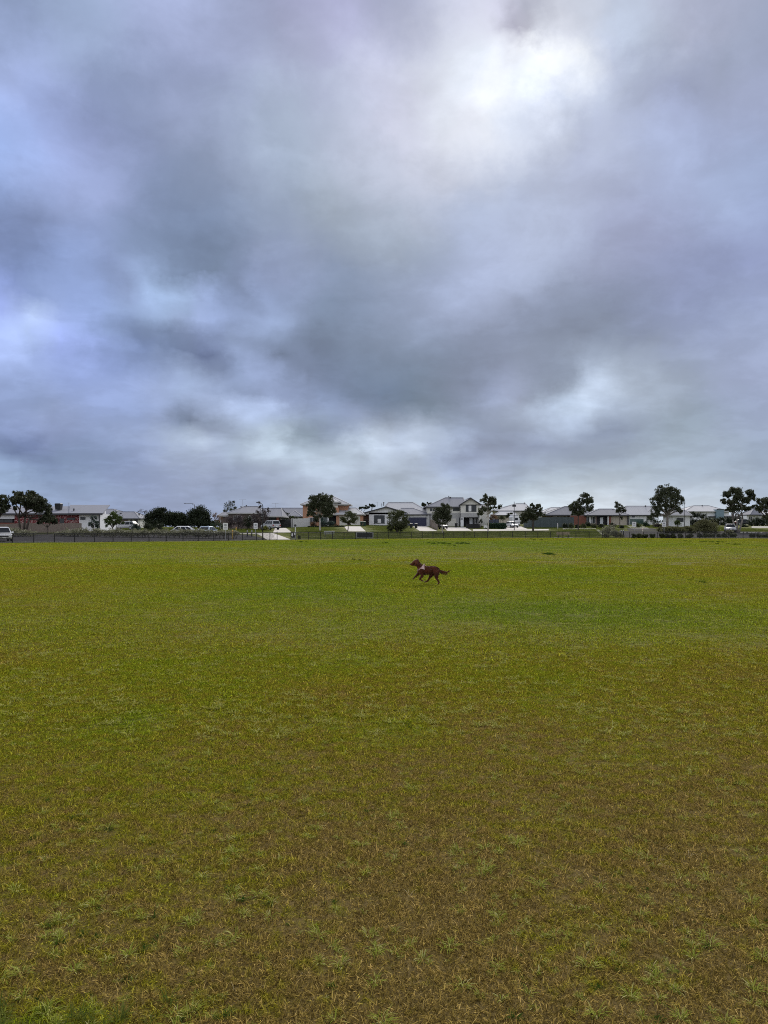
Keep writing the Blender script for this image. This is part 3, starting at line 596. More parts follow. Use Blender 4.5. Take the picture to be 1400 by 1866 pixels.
# 10 pale house with green garden wall
h = House('white_lowset_house', 'white low house with pale roof behind the dark green garden', 212, 1164)
h.wall(1142, 1186, 938.6, None, M_WHITE, 0, 9); h.hip(1128, 1192, 938.4, 922, 1136, 1184, M_ROOFP, 0, 9, .6); h.window(1145.5, 1150.5, 939.5, 943, 0, 1, M_FRAMED); h.window(1172, 1182, 941, 948, 0, 2, M_FRAMEW); h.vent(1170, 920.6, 924, 4, .2)
h.panel(1141, 1166, 945.5, 958, M_GLASSG, -3, 'garden_wall', .2)
# 11 small white house behind the big tree
h = House('small_white_house', 'small white walled house behind the big round gum', 172, 1232)
h.wall(1219, 1249.5, 938, None, M_WHITE, 0, 6); h.hip(1212, 1253, 938.4, 929, 1224, 1240, M_ROOF, 0, 6, .5, M_GUTP); h.window(1226, 1238, 944, 951, 0, 2, M_FRAMED)
# 12 long grey-roofed house with blue-grey tower
h = House('blue_tower_house', 'white house with grey roof and blue-grey boxy tower', 200, 1290)
h.wall(1252, 1340, 938, None, M_WHITE, 0, 9); h.hip(1240, 1322, 931.6, 921.4, 1256, 1284, M_ROOFP, 0, 9, .5, M_GUTP); h.wall(1246, 1320, 931.4, 938, M_WHITE, .02, 8.9, 'upper_wall')
h.wall(1297.4, 1311, 928.2, 945, M_TEAL, -1, 5, 'tower'); h.panel(1298, 1310.6, 927.4, 928.4, M_GUT, -1, 'tower_cap', .12); h.vent(1272, 920, 923.5, 4, .15); h.wall(1284, 1330, 940.5, 943, M_GUT, -.6, .5, 'gutter_band'); h.window(1322, 1336, 941, 948, 0, 2, M_FRAMED)
# 13 blue-roof house far right
h = House('steep_roof_house', 'house with a steep blue-grey roof behind the right-hand gum', 215, 1372)
h.wall(1352, 1400, 938.5, None, M_WHITE, 0, 9); h.hip(1357, 1379, 937.8, 927, 1364, 1374, M_ROOFD, -1, 6, .5); h.hip(1376, 1430, 938.5, 930, 1388, 1420, M_ROOFP, 0, 9, .5); h.window(1355, 1362, 941, 948, 0, 2); h.window(1380, 1392, 941, 948, 0, 2)

# ------------------------------------------------------------------ boundary fences
def panel_fence(name, label, a, b, hgt, m, n, postm=None, group='boundary fences of the houses'):
    """sheet fence between two world points on the ground, each panel a part"""
    a = Vector((a[0], a[1], zg(a[0], a[1]))); b = Vector((b[0], b[1], zg(b[0], b[1])))
    o = empty(name, a, math.atan2(b.y - a.y, b.x - a.x), label, 'fence', group); Lh = math.hypot(b.x - a.x, b.y - a.y); w = Lh / n
    for i in range(n):
        xa, xb = w * i, w * (i + 1); za = zg(*a.lerp(b, (i+.5)/n).xy) - a.z
        q = MB(); k = 7; fs = []
        for j in range(k):   # shallow ribs
            u0 = xa + .04 + (w - .08) * j / k; u1 = xa + .04 + (w - .08) * (j + 1) / k; d = .02 if j % 2 else 0
            q.box(u0, u1, -.02 - d, .02 - d * .5, za - .25, za + hgt)
        q.build('panel', m, o)
    for i in range(n + 1):
        za = zg(*a.lerp(b, i/n).xy) - a.z; MB().box(w*i-.035, w*i+.035, -.05, .05, za - .3, za + hgt + .04).build('post', postm or m, o)
    return o
def palings(name, label, a, b, hgt, m):
    a = Vector((a[0], a[1], zg(a[0], a[1]))); b = Vector((b[0], b[1], zg(b[0], b[1])))
    o = empty(name, a, math.atan2(b.y - a.y, b.x - a.x), label, 'fence', 'boundary fences of the houses'); Lh = math.hypot(b.x - a.x, b.y - a.y)
    q = MB(); x = 0
    while x < Lh:
        w = .11 + random.uniform(-.015, .015); za = zg(*a.lerp(b, x/Lh).xy) - a.z; hh = hgt + random.uniform(-.03, .03) + .06 * math.sin(x * .9); d = random.uniform(-.012, .012)
        q.box(x, x + w, -.02 + d, .0 + d, za - .2, za + hh); x += w + .012
    q.build('palings', m, o, kind='stuff')
    for zz in (.35, hgt * .85): MB().beam((0, .04, zz), (Lh, .04, zz + zg(b.x, b.y) - a.z), .04, .08).build('rail', m, o)
    for i in range(6): x = Lh * i / 5; MB().box(x-.06, x+.06, .06, .16, -.3 + zg(*a.lerp(b, i/5).xy) - a.z, hgt - .1 + zg(*a.lerp(b, i/5).xy) - a.z).build('post', m, o)
    return o
def at(px, D): p = W(px, 0, D); return (p.x, D)
palings('paling_fence', 'weathered grey timber paling fence in front of the mottled brick bungalow', at(-60, 113), at(156, 122), 1.5, M_TIMB)
M_FWHITE = mat('white_sheet_fence', (0.56, 0.56, 0.56), .6, .3, var=.04); M_FDARK = mat('dark_sheet_fence', (0.075, 0.075, 0.08), .6, .3, var=.08); M_FGREEN = mat('slate_sheet_fence', (0.075, 0.095, 0.10), .6, .3, var=.08); M_FBLUE = mat('navy_sheet_fence', (0.03, 0.042, 0.085), .6, .3, var=.08)
panel_fence('dark_sheet_fence', 'dark grey metal fence beside the carport pillar', at(511.5, 170), at(531, 170), 1.85, M_FDARK, 2)
panel_fence('sheet_fence_return', 'short grey fence return between dark fence and white fence', at(531.5, 170), at(536, 163), 1.8, mat('mid_grey_fence', (0.25, .25, .26), .6, .3, var=.05), 2)
panel_fence('white_sheet_fence', 'plain white boundary fence left of the orange brick house', at(534, 164), at(567, 170), 1.95, M_FWHITE, 3)
panel_fence('timber_side_fence', 'brown-grey side fence stepping down beside the navy garage', at(783.5, 178), at(796, 158), 1.75, M_TIMB, 4)
panel_fence('slate_sheet_fence', 'long slate green metal fence right of the side street', at(951, 176), at(1041, 172), 2.35, M_FGREEN, 9)
panel_fence('navy_sheet_fence', 'navy blue metal fence behind the clipped hedge and gum', at(888, 178), at(906, 190), 1.75, M_FBLUE, 3)
panel_fence('garden_picket_fence', 'low black slatted fence before the dark porch', at(848, 170), at(872, 170), .95, M_BLACK, 5)

# ------------------------------------------------------------------ oval fence
def oval_fence():
    o = empty('oval_fence', (FENCE[0].x, FENCE[0].y, 0), 0, 'low black wire mesh fence with thin posts round the grass oval', 'fence')
    ox, oy = FENCE[0].x, FENCE[0].y
    seg = [0]
    for a, b in zip(FENCE[:-1], FENCE[1:]): seg.append(seg[-1] + math.hypot(b.x - a.x, b.y - a.y))
    def pt(s):
        i = max(k for k in range(len(seg)) if seg[k] <= s + 1e-9); i = min(i, len(seg) - 2); t = (s - seg[i]) / (seg[i+1] - seg[i])
        p = FENCE[i].lerp(FENCE[i+1], t); return Vector((p.x - ox, p.y - oy, 0))
    Lt = seg[-1]; gap0 = gap1 = None
    # gate gap where the footpath meets the oval
    for k in range(int(Lt * 10)):
        p = pt(k / 10); px = CW/2 + F * (p.x + ox) / (p.y + oy)
        if px < 506 : gap0 = k / 10
        if px < 531 : gap1 = k / 10
    s = 0; me_post = None; H_ = .98; first = None
    while s < Lt:
        if not (gap0 - .6 < s < gap1 + .4):
            p = pt(s)
            if first is None:
                first = MB().tube([(0, 0, -.1), (0, 0, H_ + .04), (0, 0, H_ + .07)], [.048, .048, .02], 6).build('post', M_BLACK, o); first.location = p
            else:
                c = first.copy(); link(c, o); c.location = p
        s += 2.07
    for r0, r1 in ((0, gap0), (gap1, Lt)):
        n = int((r1 - r0) / 2); pts = [pt(r0 + (r1 - r0) * i / n) for i in range(n + 1)]
        for z, r in ((H_, .034), (.07, .016)):
            MB().tube([p + Vector((0, 0, z)) for p in pts], r, 4).build('top_rail' if z > .5 else 'bottom_wire', M_BLACK, o)
        MB().tube([pt(r1 if r1 < Lt else r0) + Vector((0, 0, -.1)), pt(r1 if r1 < Lt else r0) + Vector((0, 0, 1.12))], .045, 6).build('gate_post', M_BLACK, o)
    vs = []; fs = []; step = .09; rad = .0045
    for r0, r1 in ((0, gap0), (gap1, Lt)):
        s = r0
        while s < r1 - .95:
            for dr in (0, 1):
                a = pt(s + (.9 if dr else 0)); b = pt(s + (0 if dr else .9)); t = (b - a); t.z = 0
                n = Vector((-t.y, t.x, 0)).normalized() * rad; a = a + Vector((0, 0, .07)); b = b + Vector((0, 0, H_)); u = Vector((0, 0, rad * 1.7)); k = len(vs)
                vs += [a + n - u, a - n - u, a + u, b + n - u, b - n - u, b + u]; fs += [(k, k+1, k+4, k+3), (k+1, k+2, k+5, k+4), (k+2, k, k+3, k+5)]
            s += step
    m = MB(); m.v = vs; m.f = fs; m.build('wire_mesh', M_BLACK, o, kind='stuff')
oval_fence()

# ------------------------------------------------------------------ trees and shrubs
def leaf_mat(name, c, var=.3, trans=.25): return mat(name, c, .6, .25, var=var, vscale=1.1, trans=trans, objvar=.12, vdetail=3)
L_GUM = leaf_mat('gum_leaves', (0.060, 0.070, 0.036)); L_DARK = leaf_mat('dark_evergreen_leaves', (0.026, 0.036, 0.017)); L_OLIVE = leaf_mat('olive_leaves', (0.066, 0.075, 0.032))
L_MID = leaf_mat('mid_green_leaves', (0.065, 0.092, 0.024)); L_SALT = leaf_mat('grey_green_saltbush_leaves', (0.205, 0.205, 0.135), .3); L_STRAP = leaf_mat('straw_green_leaves', (0.125, 0.125, 0.055), .35)
L_PURP = leaf_mat('purple_brown_leaves', (0.075, 0.060, 0.062), .35); L_TEAL = leaf_mat('blue_green_leaves', (0.06, 0.085, 0.07)); L_RUST = leaf_mat('rusty_leaves', (0.13, 0.075, 0.04)); L_BOX = leaf_mat('clipped_hedge_leaves', (0.030, 0.058, 0.032)); L_YEL = leaf_mat('yellow_green_leaves', (0.19, 0.19, 0.04))
B_DARK = mat('dark_bark', (0.075, 0.062, 0.052), .9, .15, var=.3, vscale=3, stretch=(4, 4, .6)); B_PALE = mat('pale_smooth_bark', (0.44, 0.41, 0.37), .8, .2, var=.25, vscale=2.5, stretch=(3, 3, .8)); B_MID = mat('grey_bark', (0.20, 0.18, 0.16), .9, .15, var=.3, vscale=3, stretch=(4, 4, .6))
def leaf_cloud(name, lobes, n, size, m, parent, droop=.4, clump=.24, gap=.5, seed=0, upright=0.0):
    """lobes: (centre, radius vector) in local metres. Leaves gathered in twig clumps through the lobe volume."""
    r = np.random.default_rng(seed + 11); tot = sum(l[1][0] * l[1][2] for l in lobes); VV = []
    for c, rad in lobes:
        k = max(30, int(n * rad[0] * rad[2] / tot)); ncl = max(4, k // 42)
        dirs = r.normal(size=(ncl, 3)); dirs /= np.linalg.norm(dirs, axis=1)[:, None]; rr = (gap + (1 - gap) * r.random(ncl)) ** .8
        rad = np.array(rad); cc = np.array(c) + dirs * rr[:, None] * rad * .86
        which = r.integers(0, ncl, k); sd = clump * (.6 + .8 * r.random(ncl))
        pos = cc[which] + np.clip(r.normal(size=(k, 3)), -1.7, 1.7) * (np.minimum(rad, rad.mean()) * 1.0)[None] * sd[which][:, None]
        ax = r.normal(size=(k, 3)); ax[:, 2] -= droop * 2; ax[:, 2] += upright * 2.5; ax /= np.linalg.norm(ax, axis=1)[:, None]
        b = np.cross(ax, r.normal(size=(k, 3))); b /= np.linalg.norm(b, axis=1)[:, None] + 1e-9
        s = size * (.6 + .8 * r.random(k))[:, None]; a2 = ax * s * .5; b2 = b * s * .22
        VV.append(np.stack([pos - a2, pos + b2 - a2 * .1, pos + a2, pos - b2 - a2 * .1], 1).reshape(-1, 3))
    V = np.concatenate(VV); FA = np.arange(len(V)).reshape(-1, 4)
    return link(bpy.data.objects.new(name, np_mesh(name, V, FA, m)), parent)
SEED = [0]
def tree(name, label, px, pyb, lobes, leaf=L_GUM, bark=B_DARK, n=4500, size=.34, D=None, trunk_px=None, stems=1, group='street trees beyond the oval fence', droop=.5, clump=.19, gap=.5, forkpy=None, cat='tree', sink=0, core=True):
    SEED[0] += 1; r = random.Random(SEED[0])
    D = D or gD(px, pyb); base = W(px, pyb, D); base.z = zg(base.x, D) - sink; k = D / F
    o = empty(name, base, 0, label, cat, group)
    LL = []
    for (lx, ly, rx, ry) in lobes:
        dep = r.uniform(-.35, .35) * rx * k; p = W(lx, ly, D + dep) - base; LL.append((tuple(p), (rx * k, rx * k * .95, ry * k)))
    tw = (trunk_px or 3.2) * k * .5
    top = sum((Vector(l[0]) for l in LL), Vector()) / len(LL)
    fz = (W(px, forkpy, D).z - base.z) if forkpy else top.z * .5
    t = MB(); 
    for s in range(stems):
        off = Vector(((s - (stems-1)/2) * tw * 1.3, r.uniform(-.1, .1), 0)); fk = Vector((top.x * .25 + off.x * 3.2 + r.uniform(-.12, .12), off.y * 3, fz * r.uniform(.9, 1.1)))
        t.tube([off + Vector((0, 0, -.3)), off * 1.1 + Vector((0, 0, .12)), off.lerp(fk, .5) + Vector((r.uniform(-.06, .06), 0, 0)), fk], [tw*1.35, tw, tw*.86, tw*.72], 7)
        mine = [l for i, l in enumerate(LL) if i % stems == s] or LL[:1]
        for c, rad in mine:
            c = Vector(c); mid = fk.lerp(c, .5) + Vector((r.uniform(-.2, .2) * rad[0], r.uniform(-.3, .3) * rad[0], .12 * rad[2])); q = tw * r.uniform(.36, .5)
            t.tube([fk - Vector((0, 0, .1)), mid, c], [tw * .6, q, q * .45], 5)
            for _ in range(4):
                e = c + Vector((r.uniform(-.8, .8) * rad[0], r.uniform(-.8, .8) * rad[1], r.uniform(-.2, .8) * rad[2])); t.tube([mid.lerp(c, r.uniform(.3, .9)), e], [q * .4, q * .12], 4, False)
    t.build('trunk', bark, o, True); leaf_cloud('crown', LL, n, size, leaf, o, droop, clump, gap, SEED[0]); return o
def shrub(name, label, lobes, px=None, pyb=None, D=None, leaf=L_DARK, n=900, size=.2, group='garden shrubs in front of the houses', droop=0., clump=.26, gap=.45, upright=0., cat='shrub', depth=1.0, twig=True):
    SEED[0] += 1; r = random.Random(SEED[0]); px = px if px is not None else sum(l[0] for l in lobes) / len(lobes)
    pyb = pyb if pyb is not None else max(l[1] + l[3] for l in lobes)
    D = D or gD(px, pyb); base = W(px, pyb, D); base.z = zg(base.x, D); k = D / F; o = empty(name, base, 0, label, cat, group); LL = []; t = MB()
    for (lx, ly, rx, ry) in lobes:
        dep = r.uniform(-.2, .2) * rx * k; p = W(lx, ly, D + dep) - base; LL.append((tuple(p), (rx * k, min(rx, ry * 1.6) * k * depth, ry * k)))
        for _ in range(3): e = Vector(p) + Vector((r.uniform(-.5, .5) * rx * k, r.uniform(-.2, .2), r.uniform(-.3, .3) * ry * k)); zb = zg(base.x + p.x, base.y + p.y) - base.z; t.tube([(p.x + r.uniform(-.1, .1), p.y, zb - .15), e], [.03, .012], 4, False)
    t.build('stems', B_DARK, o); leaf_cloud('foliage', LL, n, size, leaf, o, droop, clump, gap, SEED[0], upright); return o

tree('gum_tree', 'dark gum cut off by the left edge above the white car', -4, 968, D=108, lobes=[(-12,915,16,14),(6,910,10,10),(10,925,11,8),(3,932,9,5),(-14,935,12,8)], n=3500, trunk_px=5)
tree('gum_tree', 'spreading multi-stemmed gum before the mottled brick bungalow', 42, 967, D=109, lobes=[(33,902,13,8),(58,902,14,9),(47,912,22,10),(72,914,14,11),(24,912,8,10),(84,926,10,10),(66,928,12,8),(88,944,9,9),(80,950,9,6),(24,926,8,5),(56,922,14,7)], n=7000, trunk_px=5, stems=3, forkpy=942)
tree('young_tree', 'slim young tree with drooping crown against the paling fence', 87, 973, D=110, lobes=[(88,938,9,8),(97,946,8,8),(76,946,8,7),(92,930,6,6),(100,951,6,5),(70,952,6,4)], leaf=L_DARK, n=2200, size=.26, trunk_px=1.8)
tree('small_conifer', 'dark upright shrubby tree against the white wall of the bungalow', 171, 964, [(171,944,7,7),(173,954,9,8),(165,957,6,5),(176,961,6,4)], leaf=L_TEAL, n=1600, size=.2, trunk_px=1.5, D=119)
tree('round_tree', 'small round bright green tree above the long saltbush hedge', 207, 966, D=113, lobes=[(205,940,11,8),(214,946,10,8),(199,948,9,8),(220,951,7,5),(207,952,11,6),(196,955,5,5)], leaf=L_MID, n=3200, size=.22, trunk_px=2.2)
for lab, px, lob in (('broad dark evergreen tree, leftmost of the dark clump', 290, [(288,938,18,12),(296,930,9,6),(272,944,11,11),(305,945,12,12),(285,954,22,8)]),
                     ('low dark evergreen tree in the middle of the dark clump', 320, [(318,940,15,8),(329,944,12,10),(312,950,14,9),(330,953,14,8)]),
                     ('tall domed dark evergreen tree, rightmost of the dark clump', 362, [(364,932,14,10),(352,940,14,13),(375,941,11,12),(345,950,12,10),(364,950,20,11),(381,950,7,7)])):
    tree('evergreen_tree', lab, px, 962, lob, leaf=L_DARK, n=9000, size=.3, D=150, group='dark evergreen trees behind the car park hedge', droop=.2, gap=.3, clump=.26, trunk_px=6)
tree('bare_tree', 'thin pale leafless tree behind the pale grey hip roof', 258, 945, [(258,931,11,4),(250,933,5,3),(266,933,6,3)], leaf=L_PURP, n=160, size=.25, D=215, trunk_px=1.4, group='trees behind the rooftops')
tree('sparse_tree', 'sparse tall tree behind the carport house roof', 420, 948, [(422,917,6,6),(414,922,5,5),(428,926,5,5),(418,930,8,4),(408,933,6,4)], leaf=L_GUM, n=900, size=.3, D=190, trunk_px=1.5, group='trees behind the rooftops', clump=.3)
tree('purple_leaf_tree', 'slender purple-brown tree behind the black lamp post', 476, 966, [(474,921,4,7),(472,934,6,8),(485,932,7,6),(489,928,3,5),(480,942,10,6),(466,942,7,6),(487,944,6,4)], leaf=L_PURP, n=1700, size=.22, trunk_px=1.6, D=150, clump=.3)
for i, (px, w_, t_, lab) in enumerate(((420, 9, 938, 'grey weeping shrub, leftmost before the carport house'), (436, 10, 937, 'grey weeping shrub, second before the carport house'), (452, 9, 940, 'dark arching shrub in the middle before the carport house'), (467, 9, 939, 'dark arching shrub left of the square sign'), (482, 8, 943, 'dark brown shrub tucked beside the silver four wheel drive'))):
    shrub('weeping_shrub', lab, [(px, t_ + 6, w_ * .8, 6), (px - 3, t_ + 13, w_, 8), (px + 4, t_ + 18, w_ * .9, 7)], px, 965, 152, L_PURP if i != 2 else L_DARK, 1500, .2, droop=.8, clump=.3)
shrub('feathery_shrub', 'brown feathery shrub right of the dark evergreen dome', [(393,942,6,9),(401,946,6,8),(396,953,8,7)], 396, 963, 146, L_RUST, 900, .18, droop=-.4)
shrub('green_bush', 'low dark green bush behind the hedge below the feathery shrub', [(393,955,8,6),(402,957,9,6)], 398, 964, 140, L_BOX, 900, .16)
shrub('dark_bush', 'dark bush above the dark metal fence', [(518,938,9,5),(523,944,8,5),(512,942,6,4)], 518, 948, 184, L_DARK, 900, .26)
shrub('dark_bush', 'green bush peeping over the white boundary fence', [(536,943,8,3),(546,945,7,2.5)], 540, 948, 184, L_MID, 600, .22)
tree('gum_tree', 'large dark gum with pale trunk before the orange brick house', 583.5, 967, [(578,910,16,9),(596,910,14,9),(570,922,13,11),(590,924,18,12),(605,928,8,10),(567,938,9,7),(596,938,12,6),(579,940,10,5),(584,903,10,4)], bark=B_PALE, n=8000, trunk_px=3.4, forkpy=940)
tree('young_tree', 'small round young tree before the cream garage door', 634, 968.5, [(636,937,12,6),(645,944,8,8),(628,945,8,7),(640,952,9,5),(630,951,6,4)], leaf=L_OLIVE, n=3000, size=.24, trunk_px=1.9, forkpy=956)
tree('bushy_tree', 'dense bushy tree nearly to the ground before the white gabled house', 724, 970, [(727,936,13,8),(717,942,13,10),(738,944,9,10),(722,954,18,10),(737,957,10,8),(712,962,8,7),(728,964,10,5),(742,950,6,6)], leaf=L_OLIVE, n=7500, size=.24, trunk_px=3, gap=.35, stems=2)
tree('round_tree', 'neat dense round-headed tree before the two-storey white house', 806.5, 971, [(810,922,9,6),(802,930,13,8),(816,930,10,10),(806,940,19,10),(797,942,11,11),(817,944,10,9),(806,952,13,5)], leaf=L_GUM, bark=B_PALE, n=7000, size=.26, trunk_px=2.8, gap=.3, forkpy=955)
tree('gum_tree', 'airy gum with tall white trunk right of the front gable', 889.5, 969, [(886,903,5,5),(882,911,6,6),(896,909,8,6),(902,915,6,6),(890,917,10,5),(879,929,9,7),(875,936,5,4),(910,922,4,5),(893,926,6,4),(903,924,5,3)], bark=B_PALE, n=4200, size=.32, trunk_px=2.8, forkpy=934, clump=.22)
tree('gum_tree', 'wide dark tree left of the slate metal fence', 971.5, 967, [(970,922,6,5),(982,926,9,7),(966,934,13,9),(955,943,10,8),(984,936,8,6),(972,943,12,6),(955,951,7,5)], leaf=L_GUM, n=5200, trunk_px=2.2, forkpy=946, stems=2)
tree('gum_tree', 'two-tiered gum with thin trunk before the slate roof bungalow', 1054, 966.5, [(1066,903,9,6),(1074,912,9,9),(1060,912,8,7),(1050,920,10,7),(1042,924,7,6),(1056,930,15,8),(1074,926,8,7),(1048,936,8,4)], leaf=L_GUM, n=5600, trunk_px=2.4, forkpy=942)
tree('young_tree', 'small spindly tree before the beige garage', 1129.5, 962, [(1125,918,6,5),(1130,924,9,6),(1134,930,7,5),(1124,930,6,5),(1140,931,2.5,4),(1132,944,4,4)], leaf=L_GUM, n=1900, size=.28, trunk_px=1.6, forkpy=938)
tree('gum_tree', 'biggest round-headed gum with heavy trunk behind the parking signs', 1216, 962, [(1213,889,13,7),(1226,896,14,9),(1204,898,12,10),(1216,908,25,12),(1237,911,10,10),(1195,914,10,10),(1205,926,17,9),(1228,924,16,9),(1194,936,10,8),(1240,930,6,6),(1186,943,6,4)], leaf=L_GUM, bark=B_MID, n=10000, trunk_px=5, forkpy=938)
tree('gum_tree', 'spreading gum with several stems beside the silver car', 1344.5, 969, [(1340,893,12,6),(1325,901,9,7),(1345,902,13,9),(1366,897,9,7),(1370,906,7,7),(1318,913,7,6),(1335,915,12,6),(1358,912,10,7),(1345,925,18,7),(1330,928,10,5),(1362,926,8,5)], leaf=L_GUM, bark=B_MID, n=8500, trunk_px=3.4, stems=3, forkpy=945)
tree('gum_tree', 'dark gum cut off by the right edge of the picture', 1402, 966, [(1386,915,10,8),(1398,912,10,8),(1376,924,8,6),(1392,928,14,8),(1410,920,14,14),(1398,940,10,7)], leaf=L_GUM, n=4500, trunk_px=4)
for lab, px, lob in (('dark tree top between the white and the two-storey white roofs', 778, [(772,919,6,3),(783,917,5,3),(775,922,7,3)]), ('distant flat tree crown above the pale garage roof', 658, [(660,926,8,3),(668,924,6,3),(652,928,5,2)]),
                     ('small tree top above the roof left of the white gabled house', 676, [(676,920,4,2.5),(680,922,4,2)]), ('distant tree tops left of the side street pole', 908, [(905,944,8,5),(912,940,7,5),(898,946,6,5)])):
    tree('distant_tree', lab, px, 945, lob, leaf=L_DARK, n=900, size=.5, D=250, trunk_px=2, group='trees behind the rooftops')
tree('young_tree', 'dark tree with spreading crown beside the white caravan', 933, 958, [(931,938,8,4),(926,942,5,4),(938,941,5,3)], leaf=L_DARK, n=900, size=.3, D=198, trunk_px=1.2)
# hedges and bushes
lob = []
r_ = random.Random(4); x = 104
while x < 432:
    hgt = 6.0 + r_.uniform(-.8, 1.0) - (1.2 if x > 410 else 0) - (1.5 if x < 112 else 0); lob.append((x, 976.6 - hgt, 8.5 + r_.uniform(-1, 2), hgt)); x += 7.5 + r_.uniform(-2, 3)
shrub('saltbush_hedge', 'long grey-green saltbush hedge along the back of the left car park', lob, 270, 977, 104, L_SALT, 17000, .19, 'low planting round the car parks', clump=.3, gap=.25, cat='hedge', depth=1.6)
lob = []; x = -60
while x < 62:
    hgt = 7.5 if x < 25 else 5.2 - (x - 40) * .05; lob.append((x, 976.5 - hgt, 9 + r_.uniform(-1, 2), hgt + r_.uniform(-.6, .8))); x += 8 + r_.uniform(-2, 3)
shrub('saltbush_hedge', 'grey-green saltbush mass behind the white car', lob, 10, 977, 101, L_SALT, 7500, .19, 'low planting round the car parks', clump=.3, gap=.25, cat='hedge', depth=1.6)
for px, py, w_, h_, lf, lab in ((484,961.5,5,5,L_YEL,'yellow-green shrub at the foot of the lamp post'),(1108,967,13,9,L_SALT,'large olive saltbush dome by the diagonal path'),(1122,972,11,7,L_SALT,'second olive saltbush dome near the oval fence'),(1116,961,7,5,L_SALT,'small olive dome behind the large saltbush'),
        (1105,976,7,4,L_STRAP,'low dark tussock under the olive saltbush'),(1131,976,6.5,4,L_STRAP,'low dark tussock right of the olive saltbush')):
    shrub('saltbush' if lf is L_SALT else 'shrub', lab, [(px - w_ * .3, py, w_ * .7, h_ * .9), (px + w_ * .35, py + 1, w_ * .7, h_ * .85), (px, py - h_ * .15, w_ * .6, h_ * .8)], px, py + h_, None, lf, 2600 if w_ > 9 else 900, .15, 'low planting round the car parks', gap=.3)
names = ['left end', 'second', 'third', 'fourth', 'fifth', 'sixth', 'seventh', 'eighth', 'ninth', 'tenth', 'eleventh', 'twelfth', 'thirteenth', 'fourteenth', 'fifteenth', 'sixteenth', 'seventeenth', 'right end']
tx = [1155, 1164, 1174, 1188, 1207, 1217, 1227, 1240, 1257, 1276, 1287, 1298, 1310, 1321, 1336, 1371, 1384, 1396]
for i, px in enumerate(tx):
    w_ = 5 + (i * 7 % 3) * .8
    shrub('tussock', 'dark tussock in the row along the right fence, %s one counting from the left' % names[i] if 0 < i < 17 else 'dark tussock at the %s of the row along the right fence' % names[i], [(px - w_*.3, 976.6, w_*.7, 4.2), (px + w_*.35, 977, w_*.7, 3.8)], px, 980.6, 120.5 + (i % 2) * .5, L_OLIVE if i % 3 else L_GUM, 700, .26, 'tussocks along the right fence', upright=.6, gap=.2)
shrub('strap_leaf_bed', 'bed of straw-green strap leaves behind the parking sign', [(1205+8*i, 965 + (i % 2), 7, 5.5) for i in range(8)], 1235, 971.5, None, L_STRAP, 6000, .34, 'low planting round the car parks', upright=.7, gap=.25, cat='plants', depth=2)
shrub('mounded_bush', 'big olive mounded bush left of the silver car', [(1283,955,12,9),(1296,959,12,10),(1272,961,11,9),(1286,966,20,7),(1303,966,8,6),(1284,949,7,5)], 1287, 973, None, L_STRAP, 6500, .24, 'low planting round the car parks', gap=.3, upright=.2, cat='bush')
for a, b, t, bt, D, lab in ((1251, 1284, 934, 957, 176, 'tall dark hedge left of the blue-grey tower'), (1284, 1322, 942, 960, 184, 'dark hedge in front of the blue-grey tower'), (1322, 1348, 941, 958, 186, 'dark hedge behind the spreading gum'), (1366, 1410, 942, 960, 178, 'dark hedge at the right edge beyond the lawn')):
    lob = []; x = a + 4
    while x < b: lob.append((x, t + 6 + r_.uniform(-1, 2.2), 7, 6)); lob.append((x + 2, bt - 6 + r_.uniform(-1, 1), 7, 7)); x += 7
    shrub('tall_hedge', lab, lob, (a + b) / 2, bt, D, L_DARK, 4200, .26, 'dark hedges on the right', gap=.25, cat='hedge')
def box_hedge(name, label, a, b, t, bt, D, dep, leaf, n=2600, size=.14):
    p0, p1 = W(a, bt, D), W(b, bt, D); z1 = W(a, t, D).z; z0 = zg((p0.x+p1.x)/2, D); o = empty(name, ((p0.x+p1.x)/2, D, z0), 0, label, 'hedge', 'garden shrubs in front of the houses')
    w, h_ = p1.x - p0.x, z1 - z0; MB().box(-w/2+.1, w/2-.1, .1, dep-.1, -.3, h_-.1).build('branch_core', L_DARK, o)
    r = np.random.default_rng(int(a)); q = r.random((n, 3)) * [w, dep, h_] - [w/2, 0, 0]; f = r.integers(0, 3, n); q[f == 0, 1] = r.normal(0, .04, (f == 0).sum()); q[f == 1, 2] = h_ + r.normal(0, .05, (f == 1).sum()); q[f == 2, 0] = np.sign(q[f == 2, 0]) * w/2 + r.normal(0, .04, (f == 2).sum())
    ax = r.normal(size=(n, 3)); ax /= np.linalg.norm(ax, axis=1)[:, None]; b_ = np.cross(ax, r.normal(size=(n, 3))); b_ /= np.linalg.norm(b_, axis=1)[:, None]; s = size
    link(bpy.data.objects.new('foliage', np_mesh('foliage', np.stack([q-ax*s, q+b_*s*.5, q+ax*s, q-b_*s*.5], 1).reshape(-1, 3), np.arange(4*n).reshape(-1, 4), leaf)), o)
box_hedge('clipped_hedge', 'clipped green hedge at the corner of the side street', 891, 922, 954, 962.5, 168, 2.2, L_BOX)
box_hedge('clipped_hedge', 'low dark hedge in front of the orange brick house', 562, 628, 959.5, 966.2, 163, 1.2, L_DARK, 3500)
box_hedge('clipped_hedge', 'low hedge under the triple window of the white gabled house', 684, 706, 959, 962.5, 174, .8, L_OLIVE, 900)
